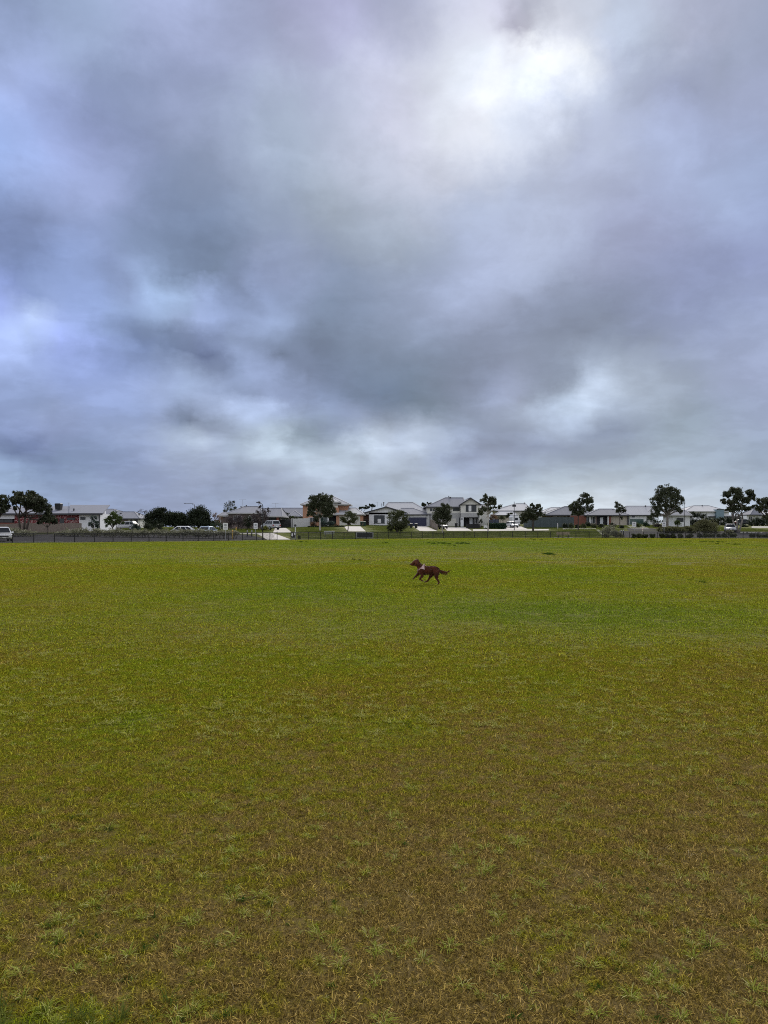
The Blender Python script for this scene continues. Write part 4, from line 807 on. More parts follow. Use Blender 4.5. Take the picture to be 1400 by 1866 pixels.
for px, t, w_, D, lf, lab in ((572,952,8,166,L_RUST,'rusty leaved shrub left of the pale trunk'),(590,950,7,168,L_TEAL,'blue-green shrub right of the pale trunk'),(603,950,8,168,L_TEAL,'blue-green shrub by the orange house porch'),(613,957,6,166,L_RUST,'low rusty shrub at the brick pillar'),
        (577,944,7,170,L_DARK,'dark shrub under the large gum'),(668,947,5,178,L_PURP,'dark brown shrub beside the green wheelie bins'),(898,938,11,176,L_RUST,'reddish shrub above the clipped corner hedge'),(914,940,10,178,L_OLIVE,'olive shrub above the clipped corner hedge'),(876,947,4,172,L_DARK,'thin dark shrub at the porch corner'),
        (1030,955,6,168,L_DARK,'dark round shrub, leftmost before the slate roof bungalow'),(1041,955,6,168,L_OLIVE,'olive round shrub, second before the slate roof bungalow'),(1052,957,5,168,L_DARK,'small dark shrub behind the two-tiered gum trunk'),(1063.5,955.5,6,168,L_OLIVE,'olive shrub right of the two-tiered gum trunk'),(1072,952,7,178,L_DARK,'dark shrub under the curtained window'),(1083,955,6.5,170,L_OLIVE,'rounded olive shrub below the bungalow porch'),(1096,955.5,6,170,L_GUM,'rounded shrub right of the bungalow porch'),
        (1116,954,7,176,L_DARK,'dark shrub before the beige garage, left'),(1134,958,7,166,L_DARK,'dark shrub before the beige garage, right'),(1163,954,9,170,L_MID,'bright green shrub beside the sloping driveway'),(1177,952,8,176,L_BOX,'deep green shrub at the top of the sloping driveway'),(1189,942,13,180,L_DARK,'dark mass of leaves under the biggest gum'),(1200,955,10,170,L_PURP,'brown shrubs at the left foot of the biggest gum'),(1234,949,7,166,L_MID,'green shrub before the small white house'),
        (248,954,12,130,L_TEAL,'grey-green shrub right of the white station wagon'),(270,955,12,128,L_DARK,'low dark shrub in front of the dark trees'),(290,956,11,130,L_DARK,'grey-green shrub at the foot of the leftmost dark tree'),(192,954,5,135,L_MID,'green shrub behind the small round tree'),(545.5,976,3,None,L_MID,'wiry green shrub right of the dog waste bin'),(885,963,4,165,L_DARK,'small dark shrub at the foot of the white trunk'),
        (1357,957,8,170,L_DARK,'dark shrub on the lawn behind the silver car'),(1330,967,8,None,L_STRAP,'low straw-green shrub behind the silver car')):
    hh = 9.0 if w_ > 10 else 6.0 if w_ > 6 else 5.0
    shrub('shrub', lab, [(px - w_*.35, t + hh*.6, w_*.65, hh*.8), (px + w_*.35, t + hh*.7, w_*.65, hh*.8), (px, t + hh*.4, w_*.6, hh*.7)], px, t + hh * 1.4, D, lf, 1300 if w_ > 4 else 400, .18, gap=.3)

# ------------------------------------------------------------------ vehicles
M_TYRE = mat('tyre_rubber', (0.018, 0.018, 0.018), .85, .2, var=.1); M_RIM = mat('alloy_rim', (0.42, 0.43, 0.45), .35, .5, metal=.8, var=.1); M_CGLASS = mat('car_glass', (0.018, 0.022, 0.028), .25, .14, var=.2)
M_LAMP = mat('headlamp_glass', (0.55, 0.57, 0.6), .1, .6, var=.15); M_TAIL = mat('tail_lamp_red', (0.28, 0.012, 0.012), .2, .5, var=.1); M_PLATE = mat('number_plate', (0.72, 0.72, 0.70), .5, .3, var=.05); M_TRIM = mat('black_plastic_trim', (0.02, 0.02, 0.022), .6, .3, var=.1)
def car(name, label, loc, rz, paint, L=4.5, Wd=1.82, Ht=1.5, style='hatch', group='cars parked beyond the oval', cat='car'):
    """front along +x. Sections of the body are lofted from nose to tail, the cabin stands on them."""
    o = empty(name, loc, rz, label, cat, group); hw = Wd / 2; g = .2; belt = Ht * .60
    if style == 'suv': prof = [(-.5, .50, .92, .93), (-.495, .34, 1.0, .97), (-.42, .22, 1.0, 1.0), (.12, .2, 1.0, 1.0), (.22, .2, .99, 1.0), (.36, .21, .94, .99), (.455, .26, .88, .95), (.495, .34, .80, .86), (.5, .42, .70, .80)]; cab = ((-.49, -.44), (-.13 + .33, .08))
    elif style == 'wagon': prof = [(-.5, .42, .90, .92), (-.48, .32, .97, .97), (-.42, .22, 1.0, 1.0), (.12, .2, .99, 1.0), (.24, .2, .97, 1.0), (.38, .21, .88, .98), (.46, .26, .78, .93), (.5, .36, .66, .82)]; cab = ((-.48, -.36), (.24, .02))
    else: prof = [(-.5, .42, .88, .90), (-.48, .32, .97, .96), (-.42, .22, 1.0, 1.0), (.12, .2, .99, 1.0), (.26, .2, .95, 1.0), (.40, .21, .85, .97), (.47, .26, .75, .90), (.5, .36, .62, .78)]; cab = ((-.46, -.30), (.27, .06))
    mb = MB(); n = 12; ring = []
    for (x, zb, zt, wf) in prof:
        zb_ = Ht * zb * .8; zt_ = belt * zt; w = hw * wf; h_ = zt_ - zb_
        ring.append([(x*L, sy*yy*w, zb_ + hh*h_) for sy, pts in ((1, ((.0, 0), (.86, 0), (.97, .14), (1, .5), (.97, .82), (.86, 1))), (-1, ((0, 1), (.86, 1), (.97, .82), (1, .5), (.97, .14), (.86, 0)))) for yy, hh in pts])
    vs = [v for q in ring for v in q]; fs = [(i*n+k, i*n+(k+1)%n, (i+1)*n+(k+1)%n, (i+1)*n+k) for i in range(len(ring)-1) for k in range(n)]
    fs += [tuple(range(n))[::-1], tuple((len(ring)-1)*n+k for k in range(n))]
    body = mb.add(vs, fs).build('body', paint, o, True)
    (r0, r1), (f0, f1) = cab; wb, wt = hw * .95, hw * .74; zb_, zt_ = belt * .97, Ht
    base = [(r0*L, -wb), (r0*L, wb), (f0*L, wb), (f0*L, -wb)]; top = [(r1*L, -wt), (r1*L, wt), (f1*L, wt), (f1*L, -wt)]; crown = [(r1*L*.96, -wt*.8), (r1*L*.96, wt*.8), (f1*L - .18, wt*.8), (f1*L - .18, -wt*.8)]
    c = MB().add([(x, y, zb_) for x, y in base] + [(x, y, zt_ - .06) for x, y in top] + [(x, y, zt_) for x, y in crown],
                 [(i, (i+1)%4, (i+1)%4+4, i+4) for i in range(4)] + [(i+4, (i+1)%4+4, (i+1)%4+8, i+8) for i in range(4)] + [(8, 9, 10, 11)])
    cabn = c.build('cabin', paint, o)
    def lerp(p, q, t): return tuple(a + (b - a) * t for a, b in zip(p, q))
    B = [(x, y, zb_) for x, y in base]; T = [(x, y, zt_ - .06) for x, y in top]
    def glass(nm, a, b, u0, u1, v0, v1):
        A, Bq = B[a], B[b]; C_, D_ = T[a], T[b]; q = [lerp(lerp(A, Bq, u), lerp(C_, D_, u), v) for u, v in ((u0, v0), (u1, v0), (u1, v1), (u0, v1))]
        nrm = (Vector(q[1]) - Vector(q[0])).cross(Vector(q[3]) - Vector(q[0])).normalized(); cen = sum((Vector(v) for v in q), Vector()) / 4
        if nrm.dot(cen - Vector((0, 0, zb_))) < 0: nrm = -nrm
        MB().add([Vector(v) + nrm * .012 for v in q] + [Vector(v) - nrm * .03 for v in q], [(0, 1, 2, 3), (7, 6, 5, 4)] + [(i, i+4, (i+1)%4+4, (i+1)%4) for i in range(4)]).build(nm, M_CGLASS, cabn)
    glass('windscreen', 2, 3, .05, .95, .06, .95); glass('rear_window', 0, 1, .08, .92, .15, .9)
    for a, b in ((1, 2), (3, 0)):
        for u0, u1 in ((.06, .30), (.34, .62), (.66, .93)): glass('side_window', a, b, u0, u1, .12, .9)
    wr = .33 if style != 'suv' else .37
    for x in (.31, -.30):
        for sy in (1, -1):
            w = MB().tube([(x*L, sy*(hw-.2), wr), (x*L, sy*(hw-.03), wr), (x*L, sy*(hw+.005), wr)], [wr, wr, wr*.93], 16).build('wheel', M_TYRE, o, False)
            MB().tube([(x*L, sy*(hw-.1), wr), (x*L, sy*(hw+.016), wr)], wr * .64, 12).build('rim', M_RIM, w)
    for sy in (1, -1):
        MB().box(L*.475, L*.497, sy*hw*.48 - .0, sy*hw*.80, belt*.56, belt*.70) if False else None
        y0, y1 = sorted((sy*hw*.50, sy*hw*.83)); MB().box(L*.455, L*.499, y0, y1, belt*.60, belt*.74).build('headlight', M_LAMP, o)
        y0, y1 = sorted((sy*hw*.66, sy*hw*.93)); MB().box(-L*.505, -L*.47, y0, y1, belt*.66, belt*.90).build('tail_light', M_TAIL, o)
        y0, y1 = sorted((sy*hw*.97, sy*(hw+.16))); MB().box(L*.17, L*.2, y0, y1, belt*.98, belt*1.14).build('mirror', paint, o)
    MB().box(L*.47, L*.504, -hw*.46, hw*.46, belt*.53, belt*.68).build('grille', M_TRIM, o); MB().box(L*.47, L*.507, -hw*.72, hw*.72, Ht*.17, belt*.36).build('front_bumper', M_TRIM, o); MB().box(-L*.508, -L*.47, -hw*.8, hw*.8, Ht*.17, belt*.40).build('rear_bumper', M_TRIM, o)
    MB().box(L*.504, L*.514, -.18, .18, belt*.40, belt*.52).build('number_plate', M_PLATE, o); MB().box(-L*.512, -L*.5, -.18, .18, belt*.50, belt*.62).build('number_plate', M_PLATE, o)
    return o
def paint(n, c): return mat(n, c, .4, .3, coat=.15, var=.02)
M_PW = paint('white_paint', (0.74, 0.75, 0.77)); M_PS = paint('silver_paint', (0.42, 0.43, 0.46)); M_PB = paint('black_paint', (0.012, 0.012, 0.014)); M_PL = paint('light_blue_paint', (0.48, 0.56, 0.66)); M_PG = paint('charcoal_paint', (0.03, 0.032, 0.037))
def gcar(name, label, px, py, rz, p, D=None, **k):
    D = D or gD(px, py); q = W(px, py, D); return car(name, label, (q.x, D, zg(q.x, D) + .035), R(rz), p, **k)
gcar('white_car', 'white car nosing into the frame at the left behind the fence', 3, 987, -57, M_PW, D=85.6, L=4.7, Wd=1.86, Ht=1.62, style='suv')
gcar('silver_suv', 'silver four wheel drive backed onto the concrete driveway', 493, 964.5, 127, M_PS, D=148, L=4.9, Wd=1.88, Ht=1.78, style='suv')
gcar('station_wagon', 'white station wagon parked behind the small round green tree', 229, 960, 172, M_PS, D=140, style='wagon', L=4.6)
gcar('dark_car', 'black car parked at the foot of the neat round-headed tree', 805, 963, -80, M_PB, D=166, Ht=1.5)
gcar('silver_car', 'silver car facing the oval in the right car park', 1331, 972, -110, M_PS, D=142, Ht=1.5, Wd=1.85)
gcar('parked_car', 'white car half hidden behind the hedge under the low dark evergreen', 341, 960, 4, M_PW, D=112, Ht=1.42)
gcar('parked_car', 'light blue car half hidden behind the hedge beside the domed evergreen', 380, 961, 82, M_PL, D=112, Ht=1.42)
gcar('parked_car', 'black car in the shade of the hedge beyond the lawn', 1357, 956, -10, M_PG, D=183)
def caravan():
    D = 186; q = W(942, 959, D); o = empty('caravan', (q.x, D, zg(q.x, D)), R(12), 'white caravan parked at the top of the side street', 'caravan', 'vehicles in the side street'); 
    MB().prism([(-1.5, .45), (1.35, .45), (1.6, .9), (1.55, 2.0), (1.2, 2.55), (-1.3, 2.6), (-1.6, 2.2)], -1.1, 1.1).build('body', M_PW, o)
    for x in (-.9, .5): w = MB().box(x, x + .75, -1.125, -1.095, 1.45, 2.0).build('window', M_FRAMED, o); MB().box(x+.05, x+.7, -1.14, -1.127, 1.5, 1.95).build('pane', M_CGLASS, w)
    for y in (-1.05, .9): w = MB().tube([(0, y, .33), (0, y + .16, .33)], .33, 14).build('wheel', M_TYRE, o); MB().tube([(0, y-.01, .33), (0, y + .17, .33)], .2, 10).build('rim', M_RIM, w)
    MB().beam((1.4, 0, .5), (2.6, 0, .45), .1, .1).build('tow_bar', M_GALV, o); MB().box(-1.5, 1.3, -1.115, -1.1, .9, 1.02).build('stripe', M_GUT, o)
caravan()
gcar('white_hatchback', 'white hatchback in front of the caravan on the side street', 933, 960.5, -75, M_PW, D=176, L=4.0, Ht=1.48)

# ------------------------------------------------------------------ street furniture
M_BIN = mat('green_bin_plastic', (0.022, 0.045, 0.035), .55, .3, var=.08); M_BIN2 = mat('charcoal_bin_plastic', (0.02, 0.022, 0.024), .55, .3, var=.08); M_YELP = mat('yellow_paint', (0.62, 0.42, 0.10), .6, .3, var=.1); M_SIGN = mat('white_sign_face', (0.76, 0.76, 0.76), .5, .3, var=.03); M_SIGNG = mat('grey_sign_print', (0.32, .33, .34), .5, .3, var=.05); M_REDP = mat('orange_red_reflector', (0.5, 0.12, 0.05), .4, .3, var=.1)
def groundp(px, py, D=None): D = D or gD(px, py); q = W(px, py, D); return Vector((q.x, D, zg(q.x, D)))
def bin_(label, px, py, D, m, lidm, rz=0):
    o = empty('wheelie_bin', groundp(px, py, D), rz, label, 'bin', 'wheelie bins by the driveways')
    MB().add([(-.22,-.24,.06),(.22,-.24,.06),(.22,.2,.06),(-.22,.2,.06),(-.29,-.33,.98),(.29,-.33,.98),(.29,.33,.98),(-.29,.33,.98)], [(3,2,1,0),(0,1,5,4),(1,2,6,5),(2,3,7,6),(3,0,4,7),(4,5,6,7)]).build('body', m, o)
    MB().add([(-.31,-.37,.985),(.31,-.37,.985),(.31,.36,.985),(-.31,.36,.985),(-.29,-.34,1.03),(.29,-.34,1.03),(.27,.34,1.1),(-.27,.34,1.1)], [(3,2,1,0),(0,1,5,4),(1,2,6,5),(2,3,7,6),(3,0,4,7),(4,5,6,7)]).build('lid', lidm, o)
    for x in (-.26, .2): MB().tube([(x, .26, .1), (x + .06, .26, .1)], .1, 10).build('wheel', M_TYRE, o)
    MB().beam((-.24, .4, 1.0), (.24, .4, 1.0), .04, .04).build('handle', m, o)
bin_('green wheelie bin beside the cream garage door, left of the pair', 659, 964, 172, M_BIN, M_BIN); bin_('green wheelie bin beside the cream garage door, right of the pair', 664.5, 964.6, 171, M_BIN, M_BIN2, .3)
bin_('charcoal wheelie bin touching the dense bushy tree', 749.5, 967, 166, M_BIN2, M_BIN2); bin_('charcoal wheelie bin at the left side of the navy garage driveway', 758.5, 967, 166, M_BIN2, M_BIN2, -.2); bin_('charcoal wheelie bin beside the two-storey white house garage', 831.5, 961, 176, M_BIN2, M_BIN2)
def sign(label, px, py, pyt, D=None, w=.62, h_=.86):
    p = groundp(px, py, D); o = empty('parking_sign', p, 0, label, 'sign', 'white parking signs'); zt = W(px, pyt, p.y).z - p.z
    MB().tube([(0, .03, -.2), (0, .03, zt - .05)], .035, 6).build('pole', M_GALV, o); f = MB().box(-w/2, w/2, -.03, -.01, zt - h_, zt).build('sign_face', M_SIGN, o)
    MB().box(-w*.27, w*.27, -.036, -.032, zt - h_*.48, zt - h_*.16).build('printed_symbol', M_SIGNG, f)
    for k in (.62, .74): MB().box(-w*.33, w*.33, -.036, -.032, zt - h_*(k+.07), zt - h_*k).build('printed_line', M_SIGNG, f)
sign('white square sign on a pole in the left car park near the yellow post', 411, 983.5, 953, 99); sign('white square sign on a pole by the footpath gate', 466, 978, 953, 112, .58); sign('white square sign at the left of the right car park', 1156, 972, 951, 137, .7, .85); sign('white square sign on a pole in front of the biggest gum', 1210.5, 972, 951, 137, .7, .85)
def bollard(label, px, py, pyt, m, D=None, r=.09):
    p = groundp(px, py, D); o = empty('bollard', p, 0, label, 'bollard', 'short posts round the car parks'); zt = W(px, pyt, p.y).z - p.z
    MB().tube([(0,0,-.2),(0,0,zt-.05),(0,0,zt)], [r, r, r*.5], 8).build('shaft', m, o, True); MB().tube([(0,0,zt*.82),(0,0,zt*.9)], r*1.04, 8).build('reflector_band', M_REDP if m is not M_GUT else M_SIGN, o)
bollard('yellow marker post at the edge of the left car park', 424, 979, 965.6, M_YELP, 103, .075); bollard('yellow post behind the hedge end near the carport house', 430.5, 966, 960, M_YELP, 130, .07); bollard('cream marker post with orange top in the right car park', 1171.5, 973, 962.5, mat('cream_post_paint', (.62,.56,.45), .6, .3, var=.08), 134, .08); bollard('white post on the verge before the slate metal fence', 1016.6, 962.5, 953.6, M_SIGN, 166, .08)
for i, (px, lab) in enumerate(((1132.5, 'dark timber post, left of the pair by the olive saltbush'), (1136.5, 'dark timber post, right of the pair by the olive saltbush'), (451, 'short dark post left of the footpath gate'), (459, 'short dark post nearest the footpath gate sign'))): bollard(lab, px, 973.5 if px > 1000 else 977, 965 if px > 1000 else 966, M_GUT, 133 if px > 1000 else 112, .09)
def lamp(label, px, D, pyt, arm, r=.06, m=M_BLACK, head=True):
    p = groundp(px, 980, D); o = empty('street_lamp', p, 0, label, 'street lamp', 'lamp posts and poles'); zt = W(px, pyt, D).z - p.z; s = 1 if arm > 0 else -1
    MB().tube([(0,0,-.3),(0,0,zt*.5),(0,0,zt-.5),(s*.08,0,zt-.2),(s*.3,0,zt-.03),(arm,0,zt)], [r*1.25, r, r*.8, r*.7, r*.6, r*.5], 8).build('pole', m, o, True)
    MB().prism([(arm-.05*s, zt-.02), (arm+.5*s, zt-.02), (arm+.42*s, zt+.1), (arm, zt+.1)][::s], -.12, .12).build('lamp_head', m, o); MB().tube([(0,0,-.05),(0,0,.3)], r*1.9, 8).build('base', m, o)
lamp('black lamp post with a curved top beside the footpath gate', 479, 101, 916, -.38, .065)
lamp('distant lamp post with long arm above the domed evergreen tree', 354.5, 172, 917.5, -1.9, .08, M_GUT)
def pole(label, px, D, pyt, box=None):
    p = groundp(px, 970, D); o = empty('utility_pole', p, 0, label, 'pole', 'lamp posts and poles'); zt = W(px, pyt, D).z - p.z
    MB().tube([(0,0,-.3),(0,0,zt)], [.09, .06], 8).build('shaft', M_GUT, o)
    if box: z = W(px, box, D).z - p.z; MB().box(-.38, .38, -.12, .12, z - .32, z + .1).build('lantern', M_GUT, o); MB().box(-.3, .3, -.1, .1, z - .37, z - .325).build('diffuser', M_LAMP, o)
    else: MB().beam((-.25, 0, zt - .3), (.25, 0, zt - .3), .06, .06).build('crossarm', M_GUT, o)
pole('dark pole with lantern standing at the side street corner', 937.4, 160, 914, 920.5); pole('thin pole behind the low dark evergreen', 309.5, 190, 927.5); pole('dark slim pole at the right of the biggest gum', 1247.4, 168, 915)
def park_bench(label, px, py, w, m, D=None, timber=False):
    p = groundp(px, py, D); o = empty('park_bench', p, 0, label, 'bench', 'benches along the oval fence'); 
    for k in range(3): MB().box(-w/2, w/2, -.22 + k*.15, -.1 + k*.15, .43, .47).build('seat_slat', m, o)
    for k in range(3): MB().box(-w/2, w/2, .27 + k*.03, .30 + k*.03, .54 + k*.13, .64 + k*.13).build('back_slat', m, o)
    for x in (-w*.36, w*.36): MB().box(x-.03, x+.03, -.2, .3, 0.0, .425).build('leg', M_BLACK, o); MB().beam((x, .27, .42), (x, .40, .92), .05, .05).build('back_support', M_BLACK, o)
    q = MB().box(-w*.7, w*.7, -.7, .55, -.05, .025).build('concrete_slab', M_CONC2, o)
park_bench('grey slatted bench before the orange brick house', 600, 981.5, 1.6, M_GALV, 116.5); park_bench('brown timber bench by the fence in front of the slate fence', 1027, 981, 2.2, M_TIMB2, 126)
def board():
    p = groundp(665, 981, 115); o = empty('sports_board', (p.x, p.y, 0), 0, 'low black board in a white frame against the oval fence', 'board')
    MB().box(-1.16, 1.16, -.02, .02, .16, .86).build('panel', M_BLACK, o)
    for a in (( -1.28,1.28,.86,.97), (-1.28,1.28,.05,.16)): MB().box(a[0], a[1], -.04, .04, a[2], a[3]).build('frame_rail', M_GALV, o)
    for x in (-1.22, 1.22): MB().box(x-.06, x+.06, -.038, .038, -.05, .859).build('frame_post', M_GALV, o)
board()
def dog_bin():
    p = groundp(534.5, 982.3, 109); o = empty('dog_waste_bin', p, 0, 'black dog waste bin with white panel at the footpath gate', 'bin')
    MB().box(-.26, .26, -.2, .2, .12, .86).build('body', M_BLACK, o); MB().prism([(-.29, .86), (.29, .86), (.24, .97), (-.24, .97)], -.23, .23).build('lid', M_BLACK, o); MB().box(-.2, -.02, -.215, -.2, .32, .74).build('white_panel', M_SIGN, o); MB().box(-.16, .16, -.12, .12, -.05, .12).build('foot', M_GALV, o)
    q = groundp(538.3, 982.8, 108); s = empty('round_sign_post', q, 0, 'pale post with small dark round sign beside the dog waste bin', 'sign'); zt = W(538, 955.5, 108).z - q.z
    MB().tube([(0,0,-.2),(0,0,zt-.1)], .045, 8).build('post', M_SIGN, s); MB().tube([(0,-.06,zt-.16),(0,-.02,zt-.16)], .18, 16).build('round_sign', M_GUT, s); MB().box(-.14, .14, -.2, -.045, .55, .85).build('bag_dispenser', M_SIGN, s)
dog_bin()
def letterbox():
    p = groundp(885, 960.8, 168); o = empty('notice_board', p, 0, 'small white board left of the white gum trunk', 'board'); MB().box(-.4, .4, -.03, .0, .15, .75).build('panel', M_SIGN, o)
    for x in (-.35, .35): MB().box(x-.03, x+.03, 0.002, .06, -.2, .7).build('leg', M_GALV, o)
letterbox()
M_ROCK = mat('pale_rock', (0.50, 0.48, 0.44), .9, .2, var=.15, vscale=4)
for i, px in enumerate((1352, 1358, 1366, 1373, 1380, 1387)):
    p = groundp(px, 971.5, 137); v = [(math.cos(a) * .3 * random.uniform(.7, 1.1), math.sin(a) * .22 * random.uniform(.8, 1.1), z) for z, k in ((-.1, 1), (.12, 1)) for a in [j * math.pi / 4 for j in range(8)]]
    v += [(x * .55, y * .55, .2 + random.uniform(0, .05)) for x, y, z in v[8:]]
    o = MB().add(v, [(q*8+k, q*8+(k+1)%8, (q+1)*8+(k+1)%8, (q+1)*8+k) for q in (0, 1) for k in range(8)] + [tuple(range(16, 24))]).build('edging_rock', M_ROCK); o.location = p; o.rotation_euler[2] = i
    tag(o, 'pale rock in the edging behind the right car park, number %s from the silver car' % ('one', 'two', 'three', 'four', 'five', 'six')[i], 'rock', 'pale rocks edging the right car park')
def wood():
    r = np.random.default_rng(5); lob = []
    for px in np.arange(-60, 1460, 9): D = 262 + r.uniform(-12, 12); t = 947 + r.uniform(-3.5, 2); p = W(px, t, D); z = zg(p.x, D); rad = (p.z - z) / 2; lob.append(((p.x, D, z + rad), (rad * r.uniform(1.1, 1.8), rad, rad)))
    o = leaf_cloud('distant_wood', lob, 26000, .7, L_DARK, None, .2, .3, .3, 9); tag(o, 'far-off belt of dark trees behind the houses', 'trees', kind='stuff')
wood()

# ------------------------------------------------------------------ the running dog
def build_dog():
    D = flatD(0, 1065.2); S = 1 / 12.727 * D / F
    base = W(730 + 560 / 12.727, 1065, D); o = empty('dog', (base.x, D, 0), 0, 'red-brown long-haired dog galloping left in a pale pink harness', 'dog')
    def Q(cx, cz, y=0): return Vector(((cx - 560) * S, y, (768 - cz) * S))
    V_, F_ = [], []
    def loft(pts, n=14):
        """pts: (cx, cz, y, half width across, half height) in the dog's own profile units"""
        C = [Q(p[0], p[1], p[2] * S) for p in pts]; k0 = len(V_)
        for i, p in enumerate(pts):
            t = C[min(i+1, len(C)-1)] - C[max(i-1, 0)]; t.y = 0; t.normalize(); nv = Vector((-t.z, 0, t.x))
            for k in range(n):
                a = 2 * math.pi * k / n; V_.append(C[i] + nv * (math.cos(a) * p[4] * S) + Vector((0, math.sin(a) * p[3] * S, 0)))
        for i in range(len(C) - 1):
            for k in range(n): F_.append((k0+i*n+k, k0+i*n+(k+1)%n, k0+(i+1)*n+(k+1)%n, k0+(i+1)*n+k))
        F_.append(tuple(k0+k for k in range(n))[::-1]); F_.append(tuple(k0+(len(C)-1)*n+k for k in range(n)))
    # trunk from chest to rump
    loft([(392,425,0,30,28),(408,432,0,60,62),(450,430,0,78,85),(510,430,0,88,100),(570,436,0,90,104),(640,436,0,84,98),(710,430,0,76,92),(780,430,0,74,92),(840,448,0,70,82),(880,465,0,52,60),(900,472,0,24,30)], 20)
    # neck and head
    loft([(500,400,0,62,84),(455,360,0,52,72),(418,316,0,46,62),(385,272,0,42,52),(368,245,0,30,36)], 16)
    loft([(420,246,0,26,34),(405,238,0,44,50),(372,235,0,52,54),(335,246,0,48,50),(305,268,0,38,40),(280,288,0,27,31),(252,297,0,23,26),(232,301,0,20,22),(222,302,0,11,13)], 16)
    loft([(335,305,0,26,22),(300,318,0,22,18),(275,322,0,18,13),(262,322,0,11,8)], 10)   # lower jaw
    # ears hang beside the cheek
    for sy in (-1, 1): loft([(378,210,sy*44,10,18),(372,245,sy*58,11,30),(358,285,sy*62,11,34),(345,322,sy*58,10,26),(338,345,sy*54,6,10)], 10)
    # near fore leg folded, far fore leg reaching
    loft([(470,470,-46,34,60),(492,530,-50,27,40),(488,570,-50,22,30),(452,618,-50,18,21),(440,636,-50,18,19),(470,660,-50,16,17),(500,676,-50,18,17),(522,684,-50,13,11)], 12)
    loft([(450,450,46,34,56),(428,505,48,26,36),(385,545,50,20,26),(345,588,50,17,19),(318,622,50,17,17),(298,642,50,18,16),(284,648,50,11,10)], 12)
    # far hind leg swung forward, near hind leg pushing off the ground
    loft([(770,450,44,40,72),(735,520,48,36,58),(705,570,48,27,38),(672,628,48,19,24),(640,678,48,17,20),(610,700,48,17,17),(572,710,48,18,15),(545,712,48,13,10)], 12)
    loft([(815,450,-44,44,84),(830,520,-50,40,66),(822,580,-50,30,44),(842,640,-50,21,28),(874,690,-50,18,22),(888,718,-50,17,19),(868,748,-50,17,16),(838,758,-50,18,12),(812,762,-50,12,7)], 12)
    # tail core
    loft([(880,452,0,22,24),(930,462,0,15,17),(990,482,0,14,18),(1050,488,0,13,16),(1100,468,0,9,11),(1145,442,0,4,5)], 10)
    me = bpy.data.meshes.new('raw'); me.from_pydata(V_, [], F_); tmp = bpy.data.objects.new('raw', me); COL.objects.link(tmp)
    rm = tmp.modifiers.new('r', 'REMESH'); rm.mode = 'VOXEL'; rm.voxel_size = .0095
    sm = tmp.modifiers.new('s', 'SMOOTH'); sm.iterations = 5; sm.factor = .5
    dg = bpy.context.evaluated_depsgraph_get(); bm_ = bpy.data.meshes.new_from_object(tmp.evaluated_get(dg)); bpy.data.objects.remove(tmp)
    M_COAT = mat('red_brown_coat', (0.092, 0.021, 0.006), .7, .25, var=.4, vscale=9, sheen=.45, bump=.5, bscale=60)
    bm_.materials.clear(); bm_.materials.append(M_COAT); bm_.polygons.foreach_set('use_smooth', [True] * len(bm_.polygons)); bm_.name = 'body'
    link(bpy.data.objects.new('body', bm_), o)
    # long hair over the body
    n = len(bm_.polygons); co = np.empty(n*3); bm_.polygons.foreach_get('center', co); co = co.reshape(-1, 3); no = np.empty(n*3); bm_.polygons.foreach_get('normal', no); no = no.reshape(-1, 3)
    r = np.random.default_rng(3); idx = r.integers(0, n, 9000); p = co[idx]; nn = no[idx]
    cx = p[:, 0] / S + 560; cz = 768 - p[:, 2] / S; ln = np.full(len(p), 20.0)
    ln = np.where(cx < 360, 9, ln); ln = np.where(cx > 905, 80, ln); ln = np.where((cz > 520) & (cx < 640) & (cz < 600), 26, ln); ln = np.where(cz > 620, 11, ln); ln = np.where((cx > 1060), 45, ln)
    dirv = nn * .55 + np.array([.75, 0, -.35]); tail = cx > 905; dirv[tail] = nn[tail] * .25 + np.array([.65, 0, -.75]) + r.normal(size=(tail.sum(), 3)) * .12; tip = cx > 1080; dirv[tip] = np.array([.9, 0, .15]) + r.normal(size=(tip.sum(), 3)) * .25
    up = tail & (nn[:, 2] > .3); dirv[up] = np.array([1.0, 0, -.1]) + r.normal(size=(up.sum(), 3)) * .1
    dirv += r.normal(size=dirv.shape) * .1; dirv /= np.linalg.norm(dirv, axis=1)[:, None]; l = (ln * (.5 + .8 * r.random(len(p))) * S)[:, None]
    sd = np.cross(dirv, r.normal(size=p.shape)); sd /= np.linalg.norm(sd, axis=1)[:, None]; w = (.0035 + .002 * r.random(len(p)))[:, None]
    q = p - nn * .004; V = np.stack([q + sd*w, q - sd*w, q + dirv*l*.6 - sd*w*.7 + nn*.003, q + dirv*l], 1).reshape(-1, 3)
    hair = link(bpy.data.objects.new('hair', np_mesh('hair', V, np.arange(len(V)).reshape(-1, 4), M_COAT)), o); hair['kind'] = 'stuff'
    M_NOSE = mat('dog_nose_leather', (0.012, 0.009, 0.008), .35, .5, var=.1); M_EYE = mat('dog_eye', (0.01, 0.006, 0.004), .08, .6, var=.1); M_HARN = mat('pale_pink_webbing', (0.62, 0.44, 0.44), .7, .3, var=.06)
    def blob(nm, c, rx, ry, rz_, m):
        vs = []; fs = []
        for i in range(7):
            ph = math.pi * i / 6
            for k in range(10): a = 2*math.pi*k/10; vs.append(Vector(c) + Vector((rx*math.sin(ph)*math.cos(a), ry*math.sin(ph)*math.sin(a), rz_*math.cos(ph))))
        for i in range(6):
            for k in range(10): fs.append((i*10+k, i*10+(k+1)%10, (i+1)*10+(k+1)%10, (i+1)*10+k))
        return MB().add(vs, fs).build(nm, m, o, True)
    blob('nose', Q(221, 297), .012, .016, .013, M_NOSE)
    for sy in (-1, 1): blob('eye', Q(309, 252, sy*33*S), .008, .007, .009, M_EYE)
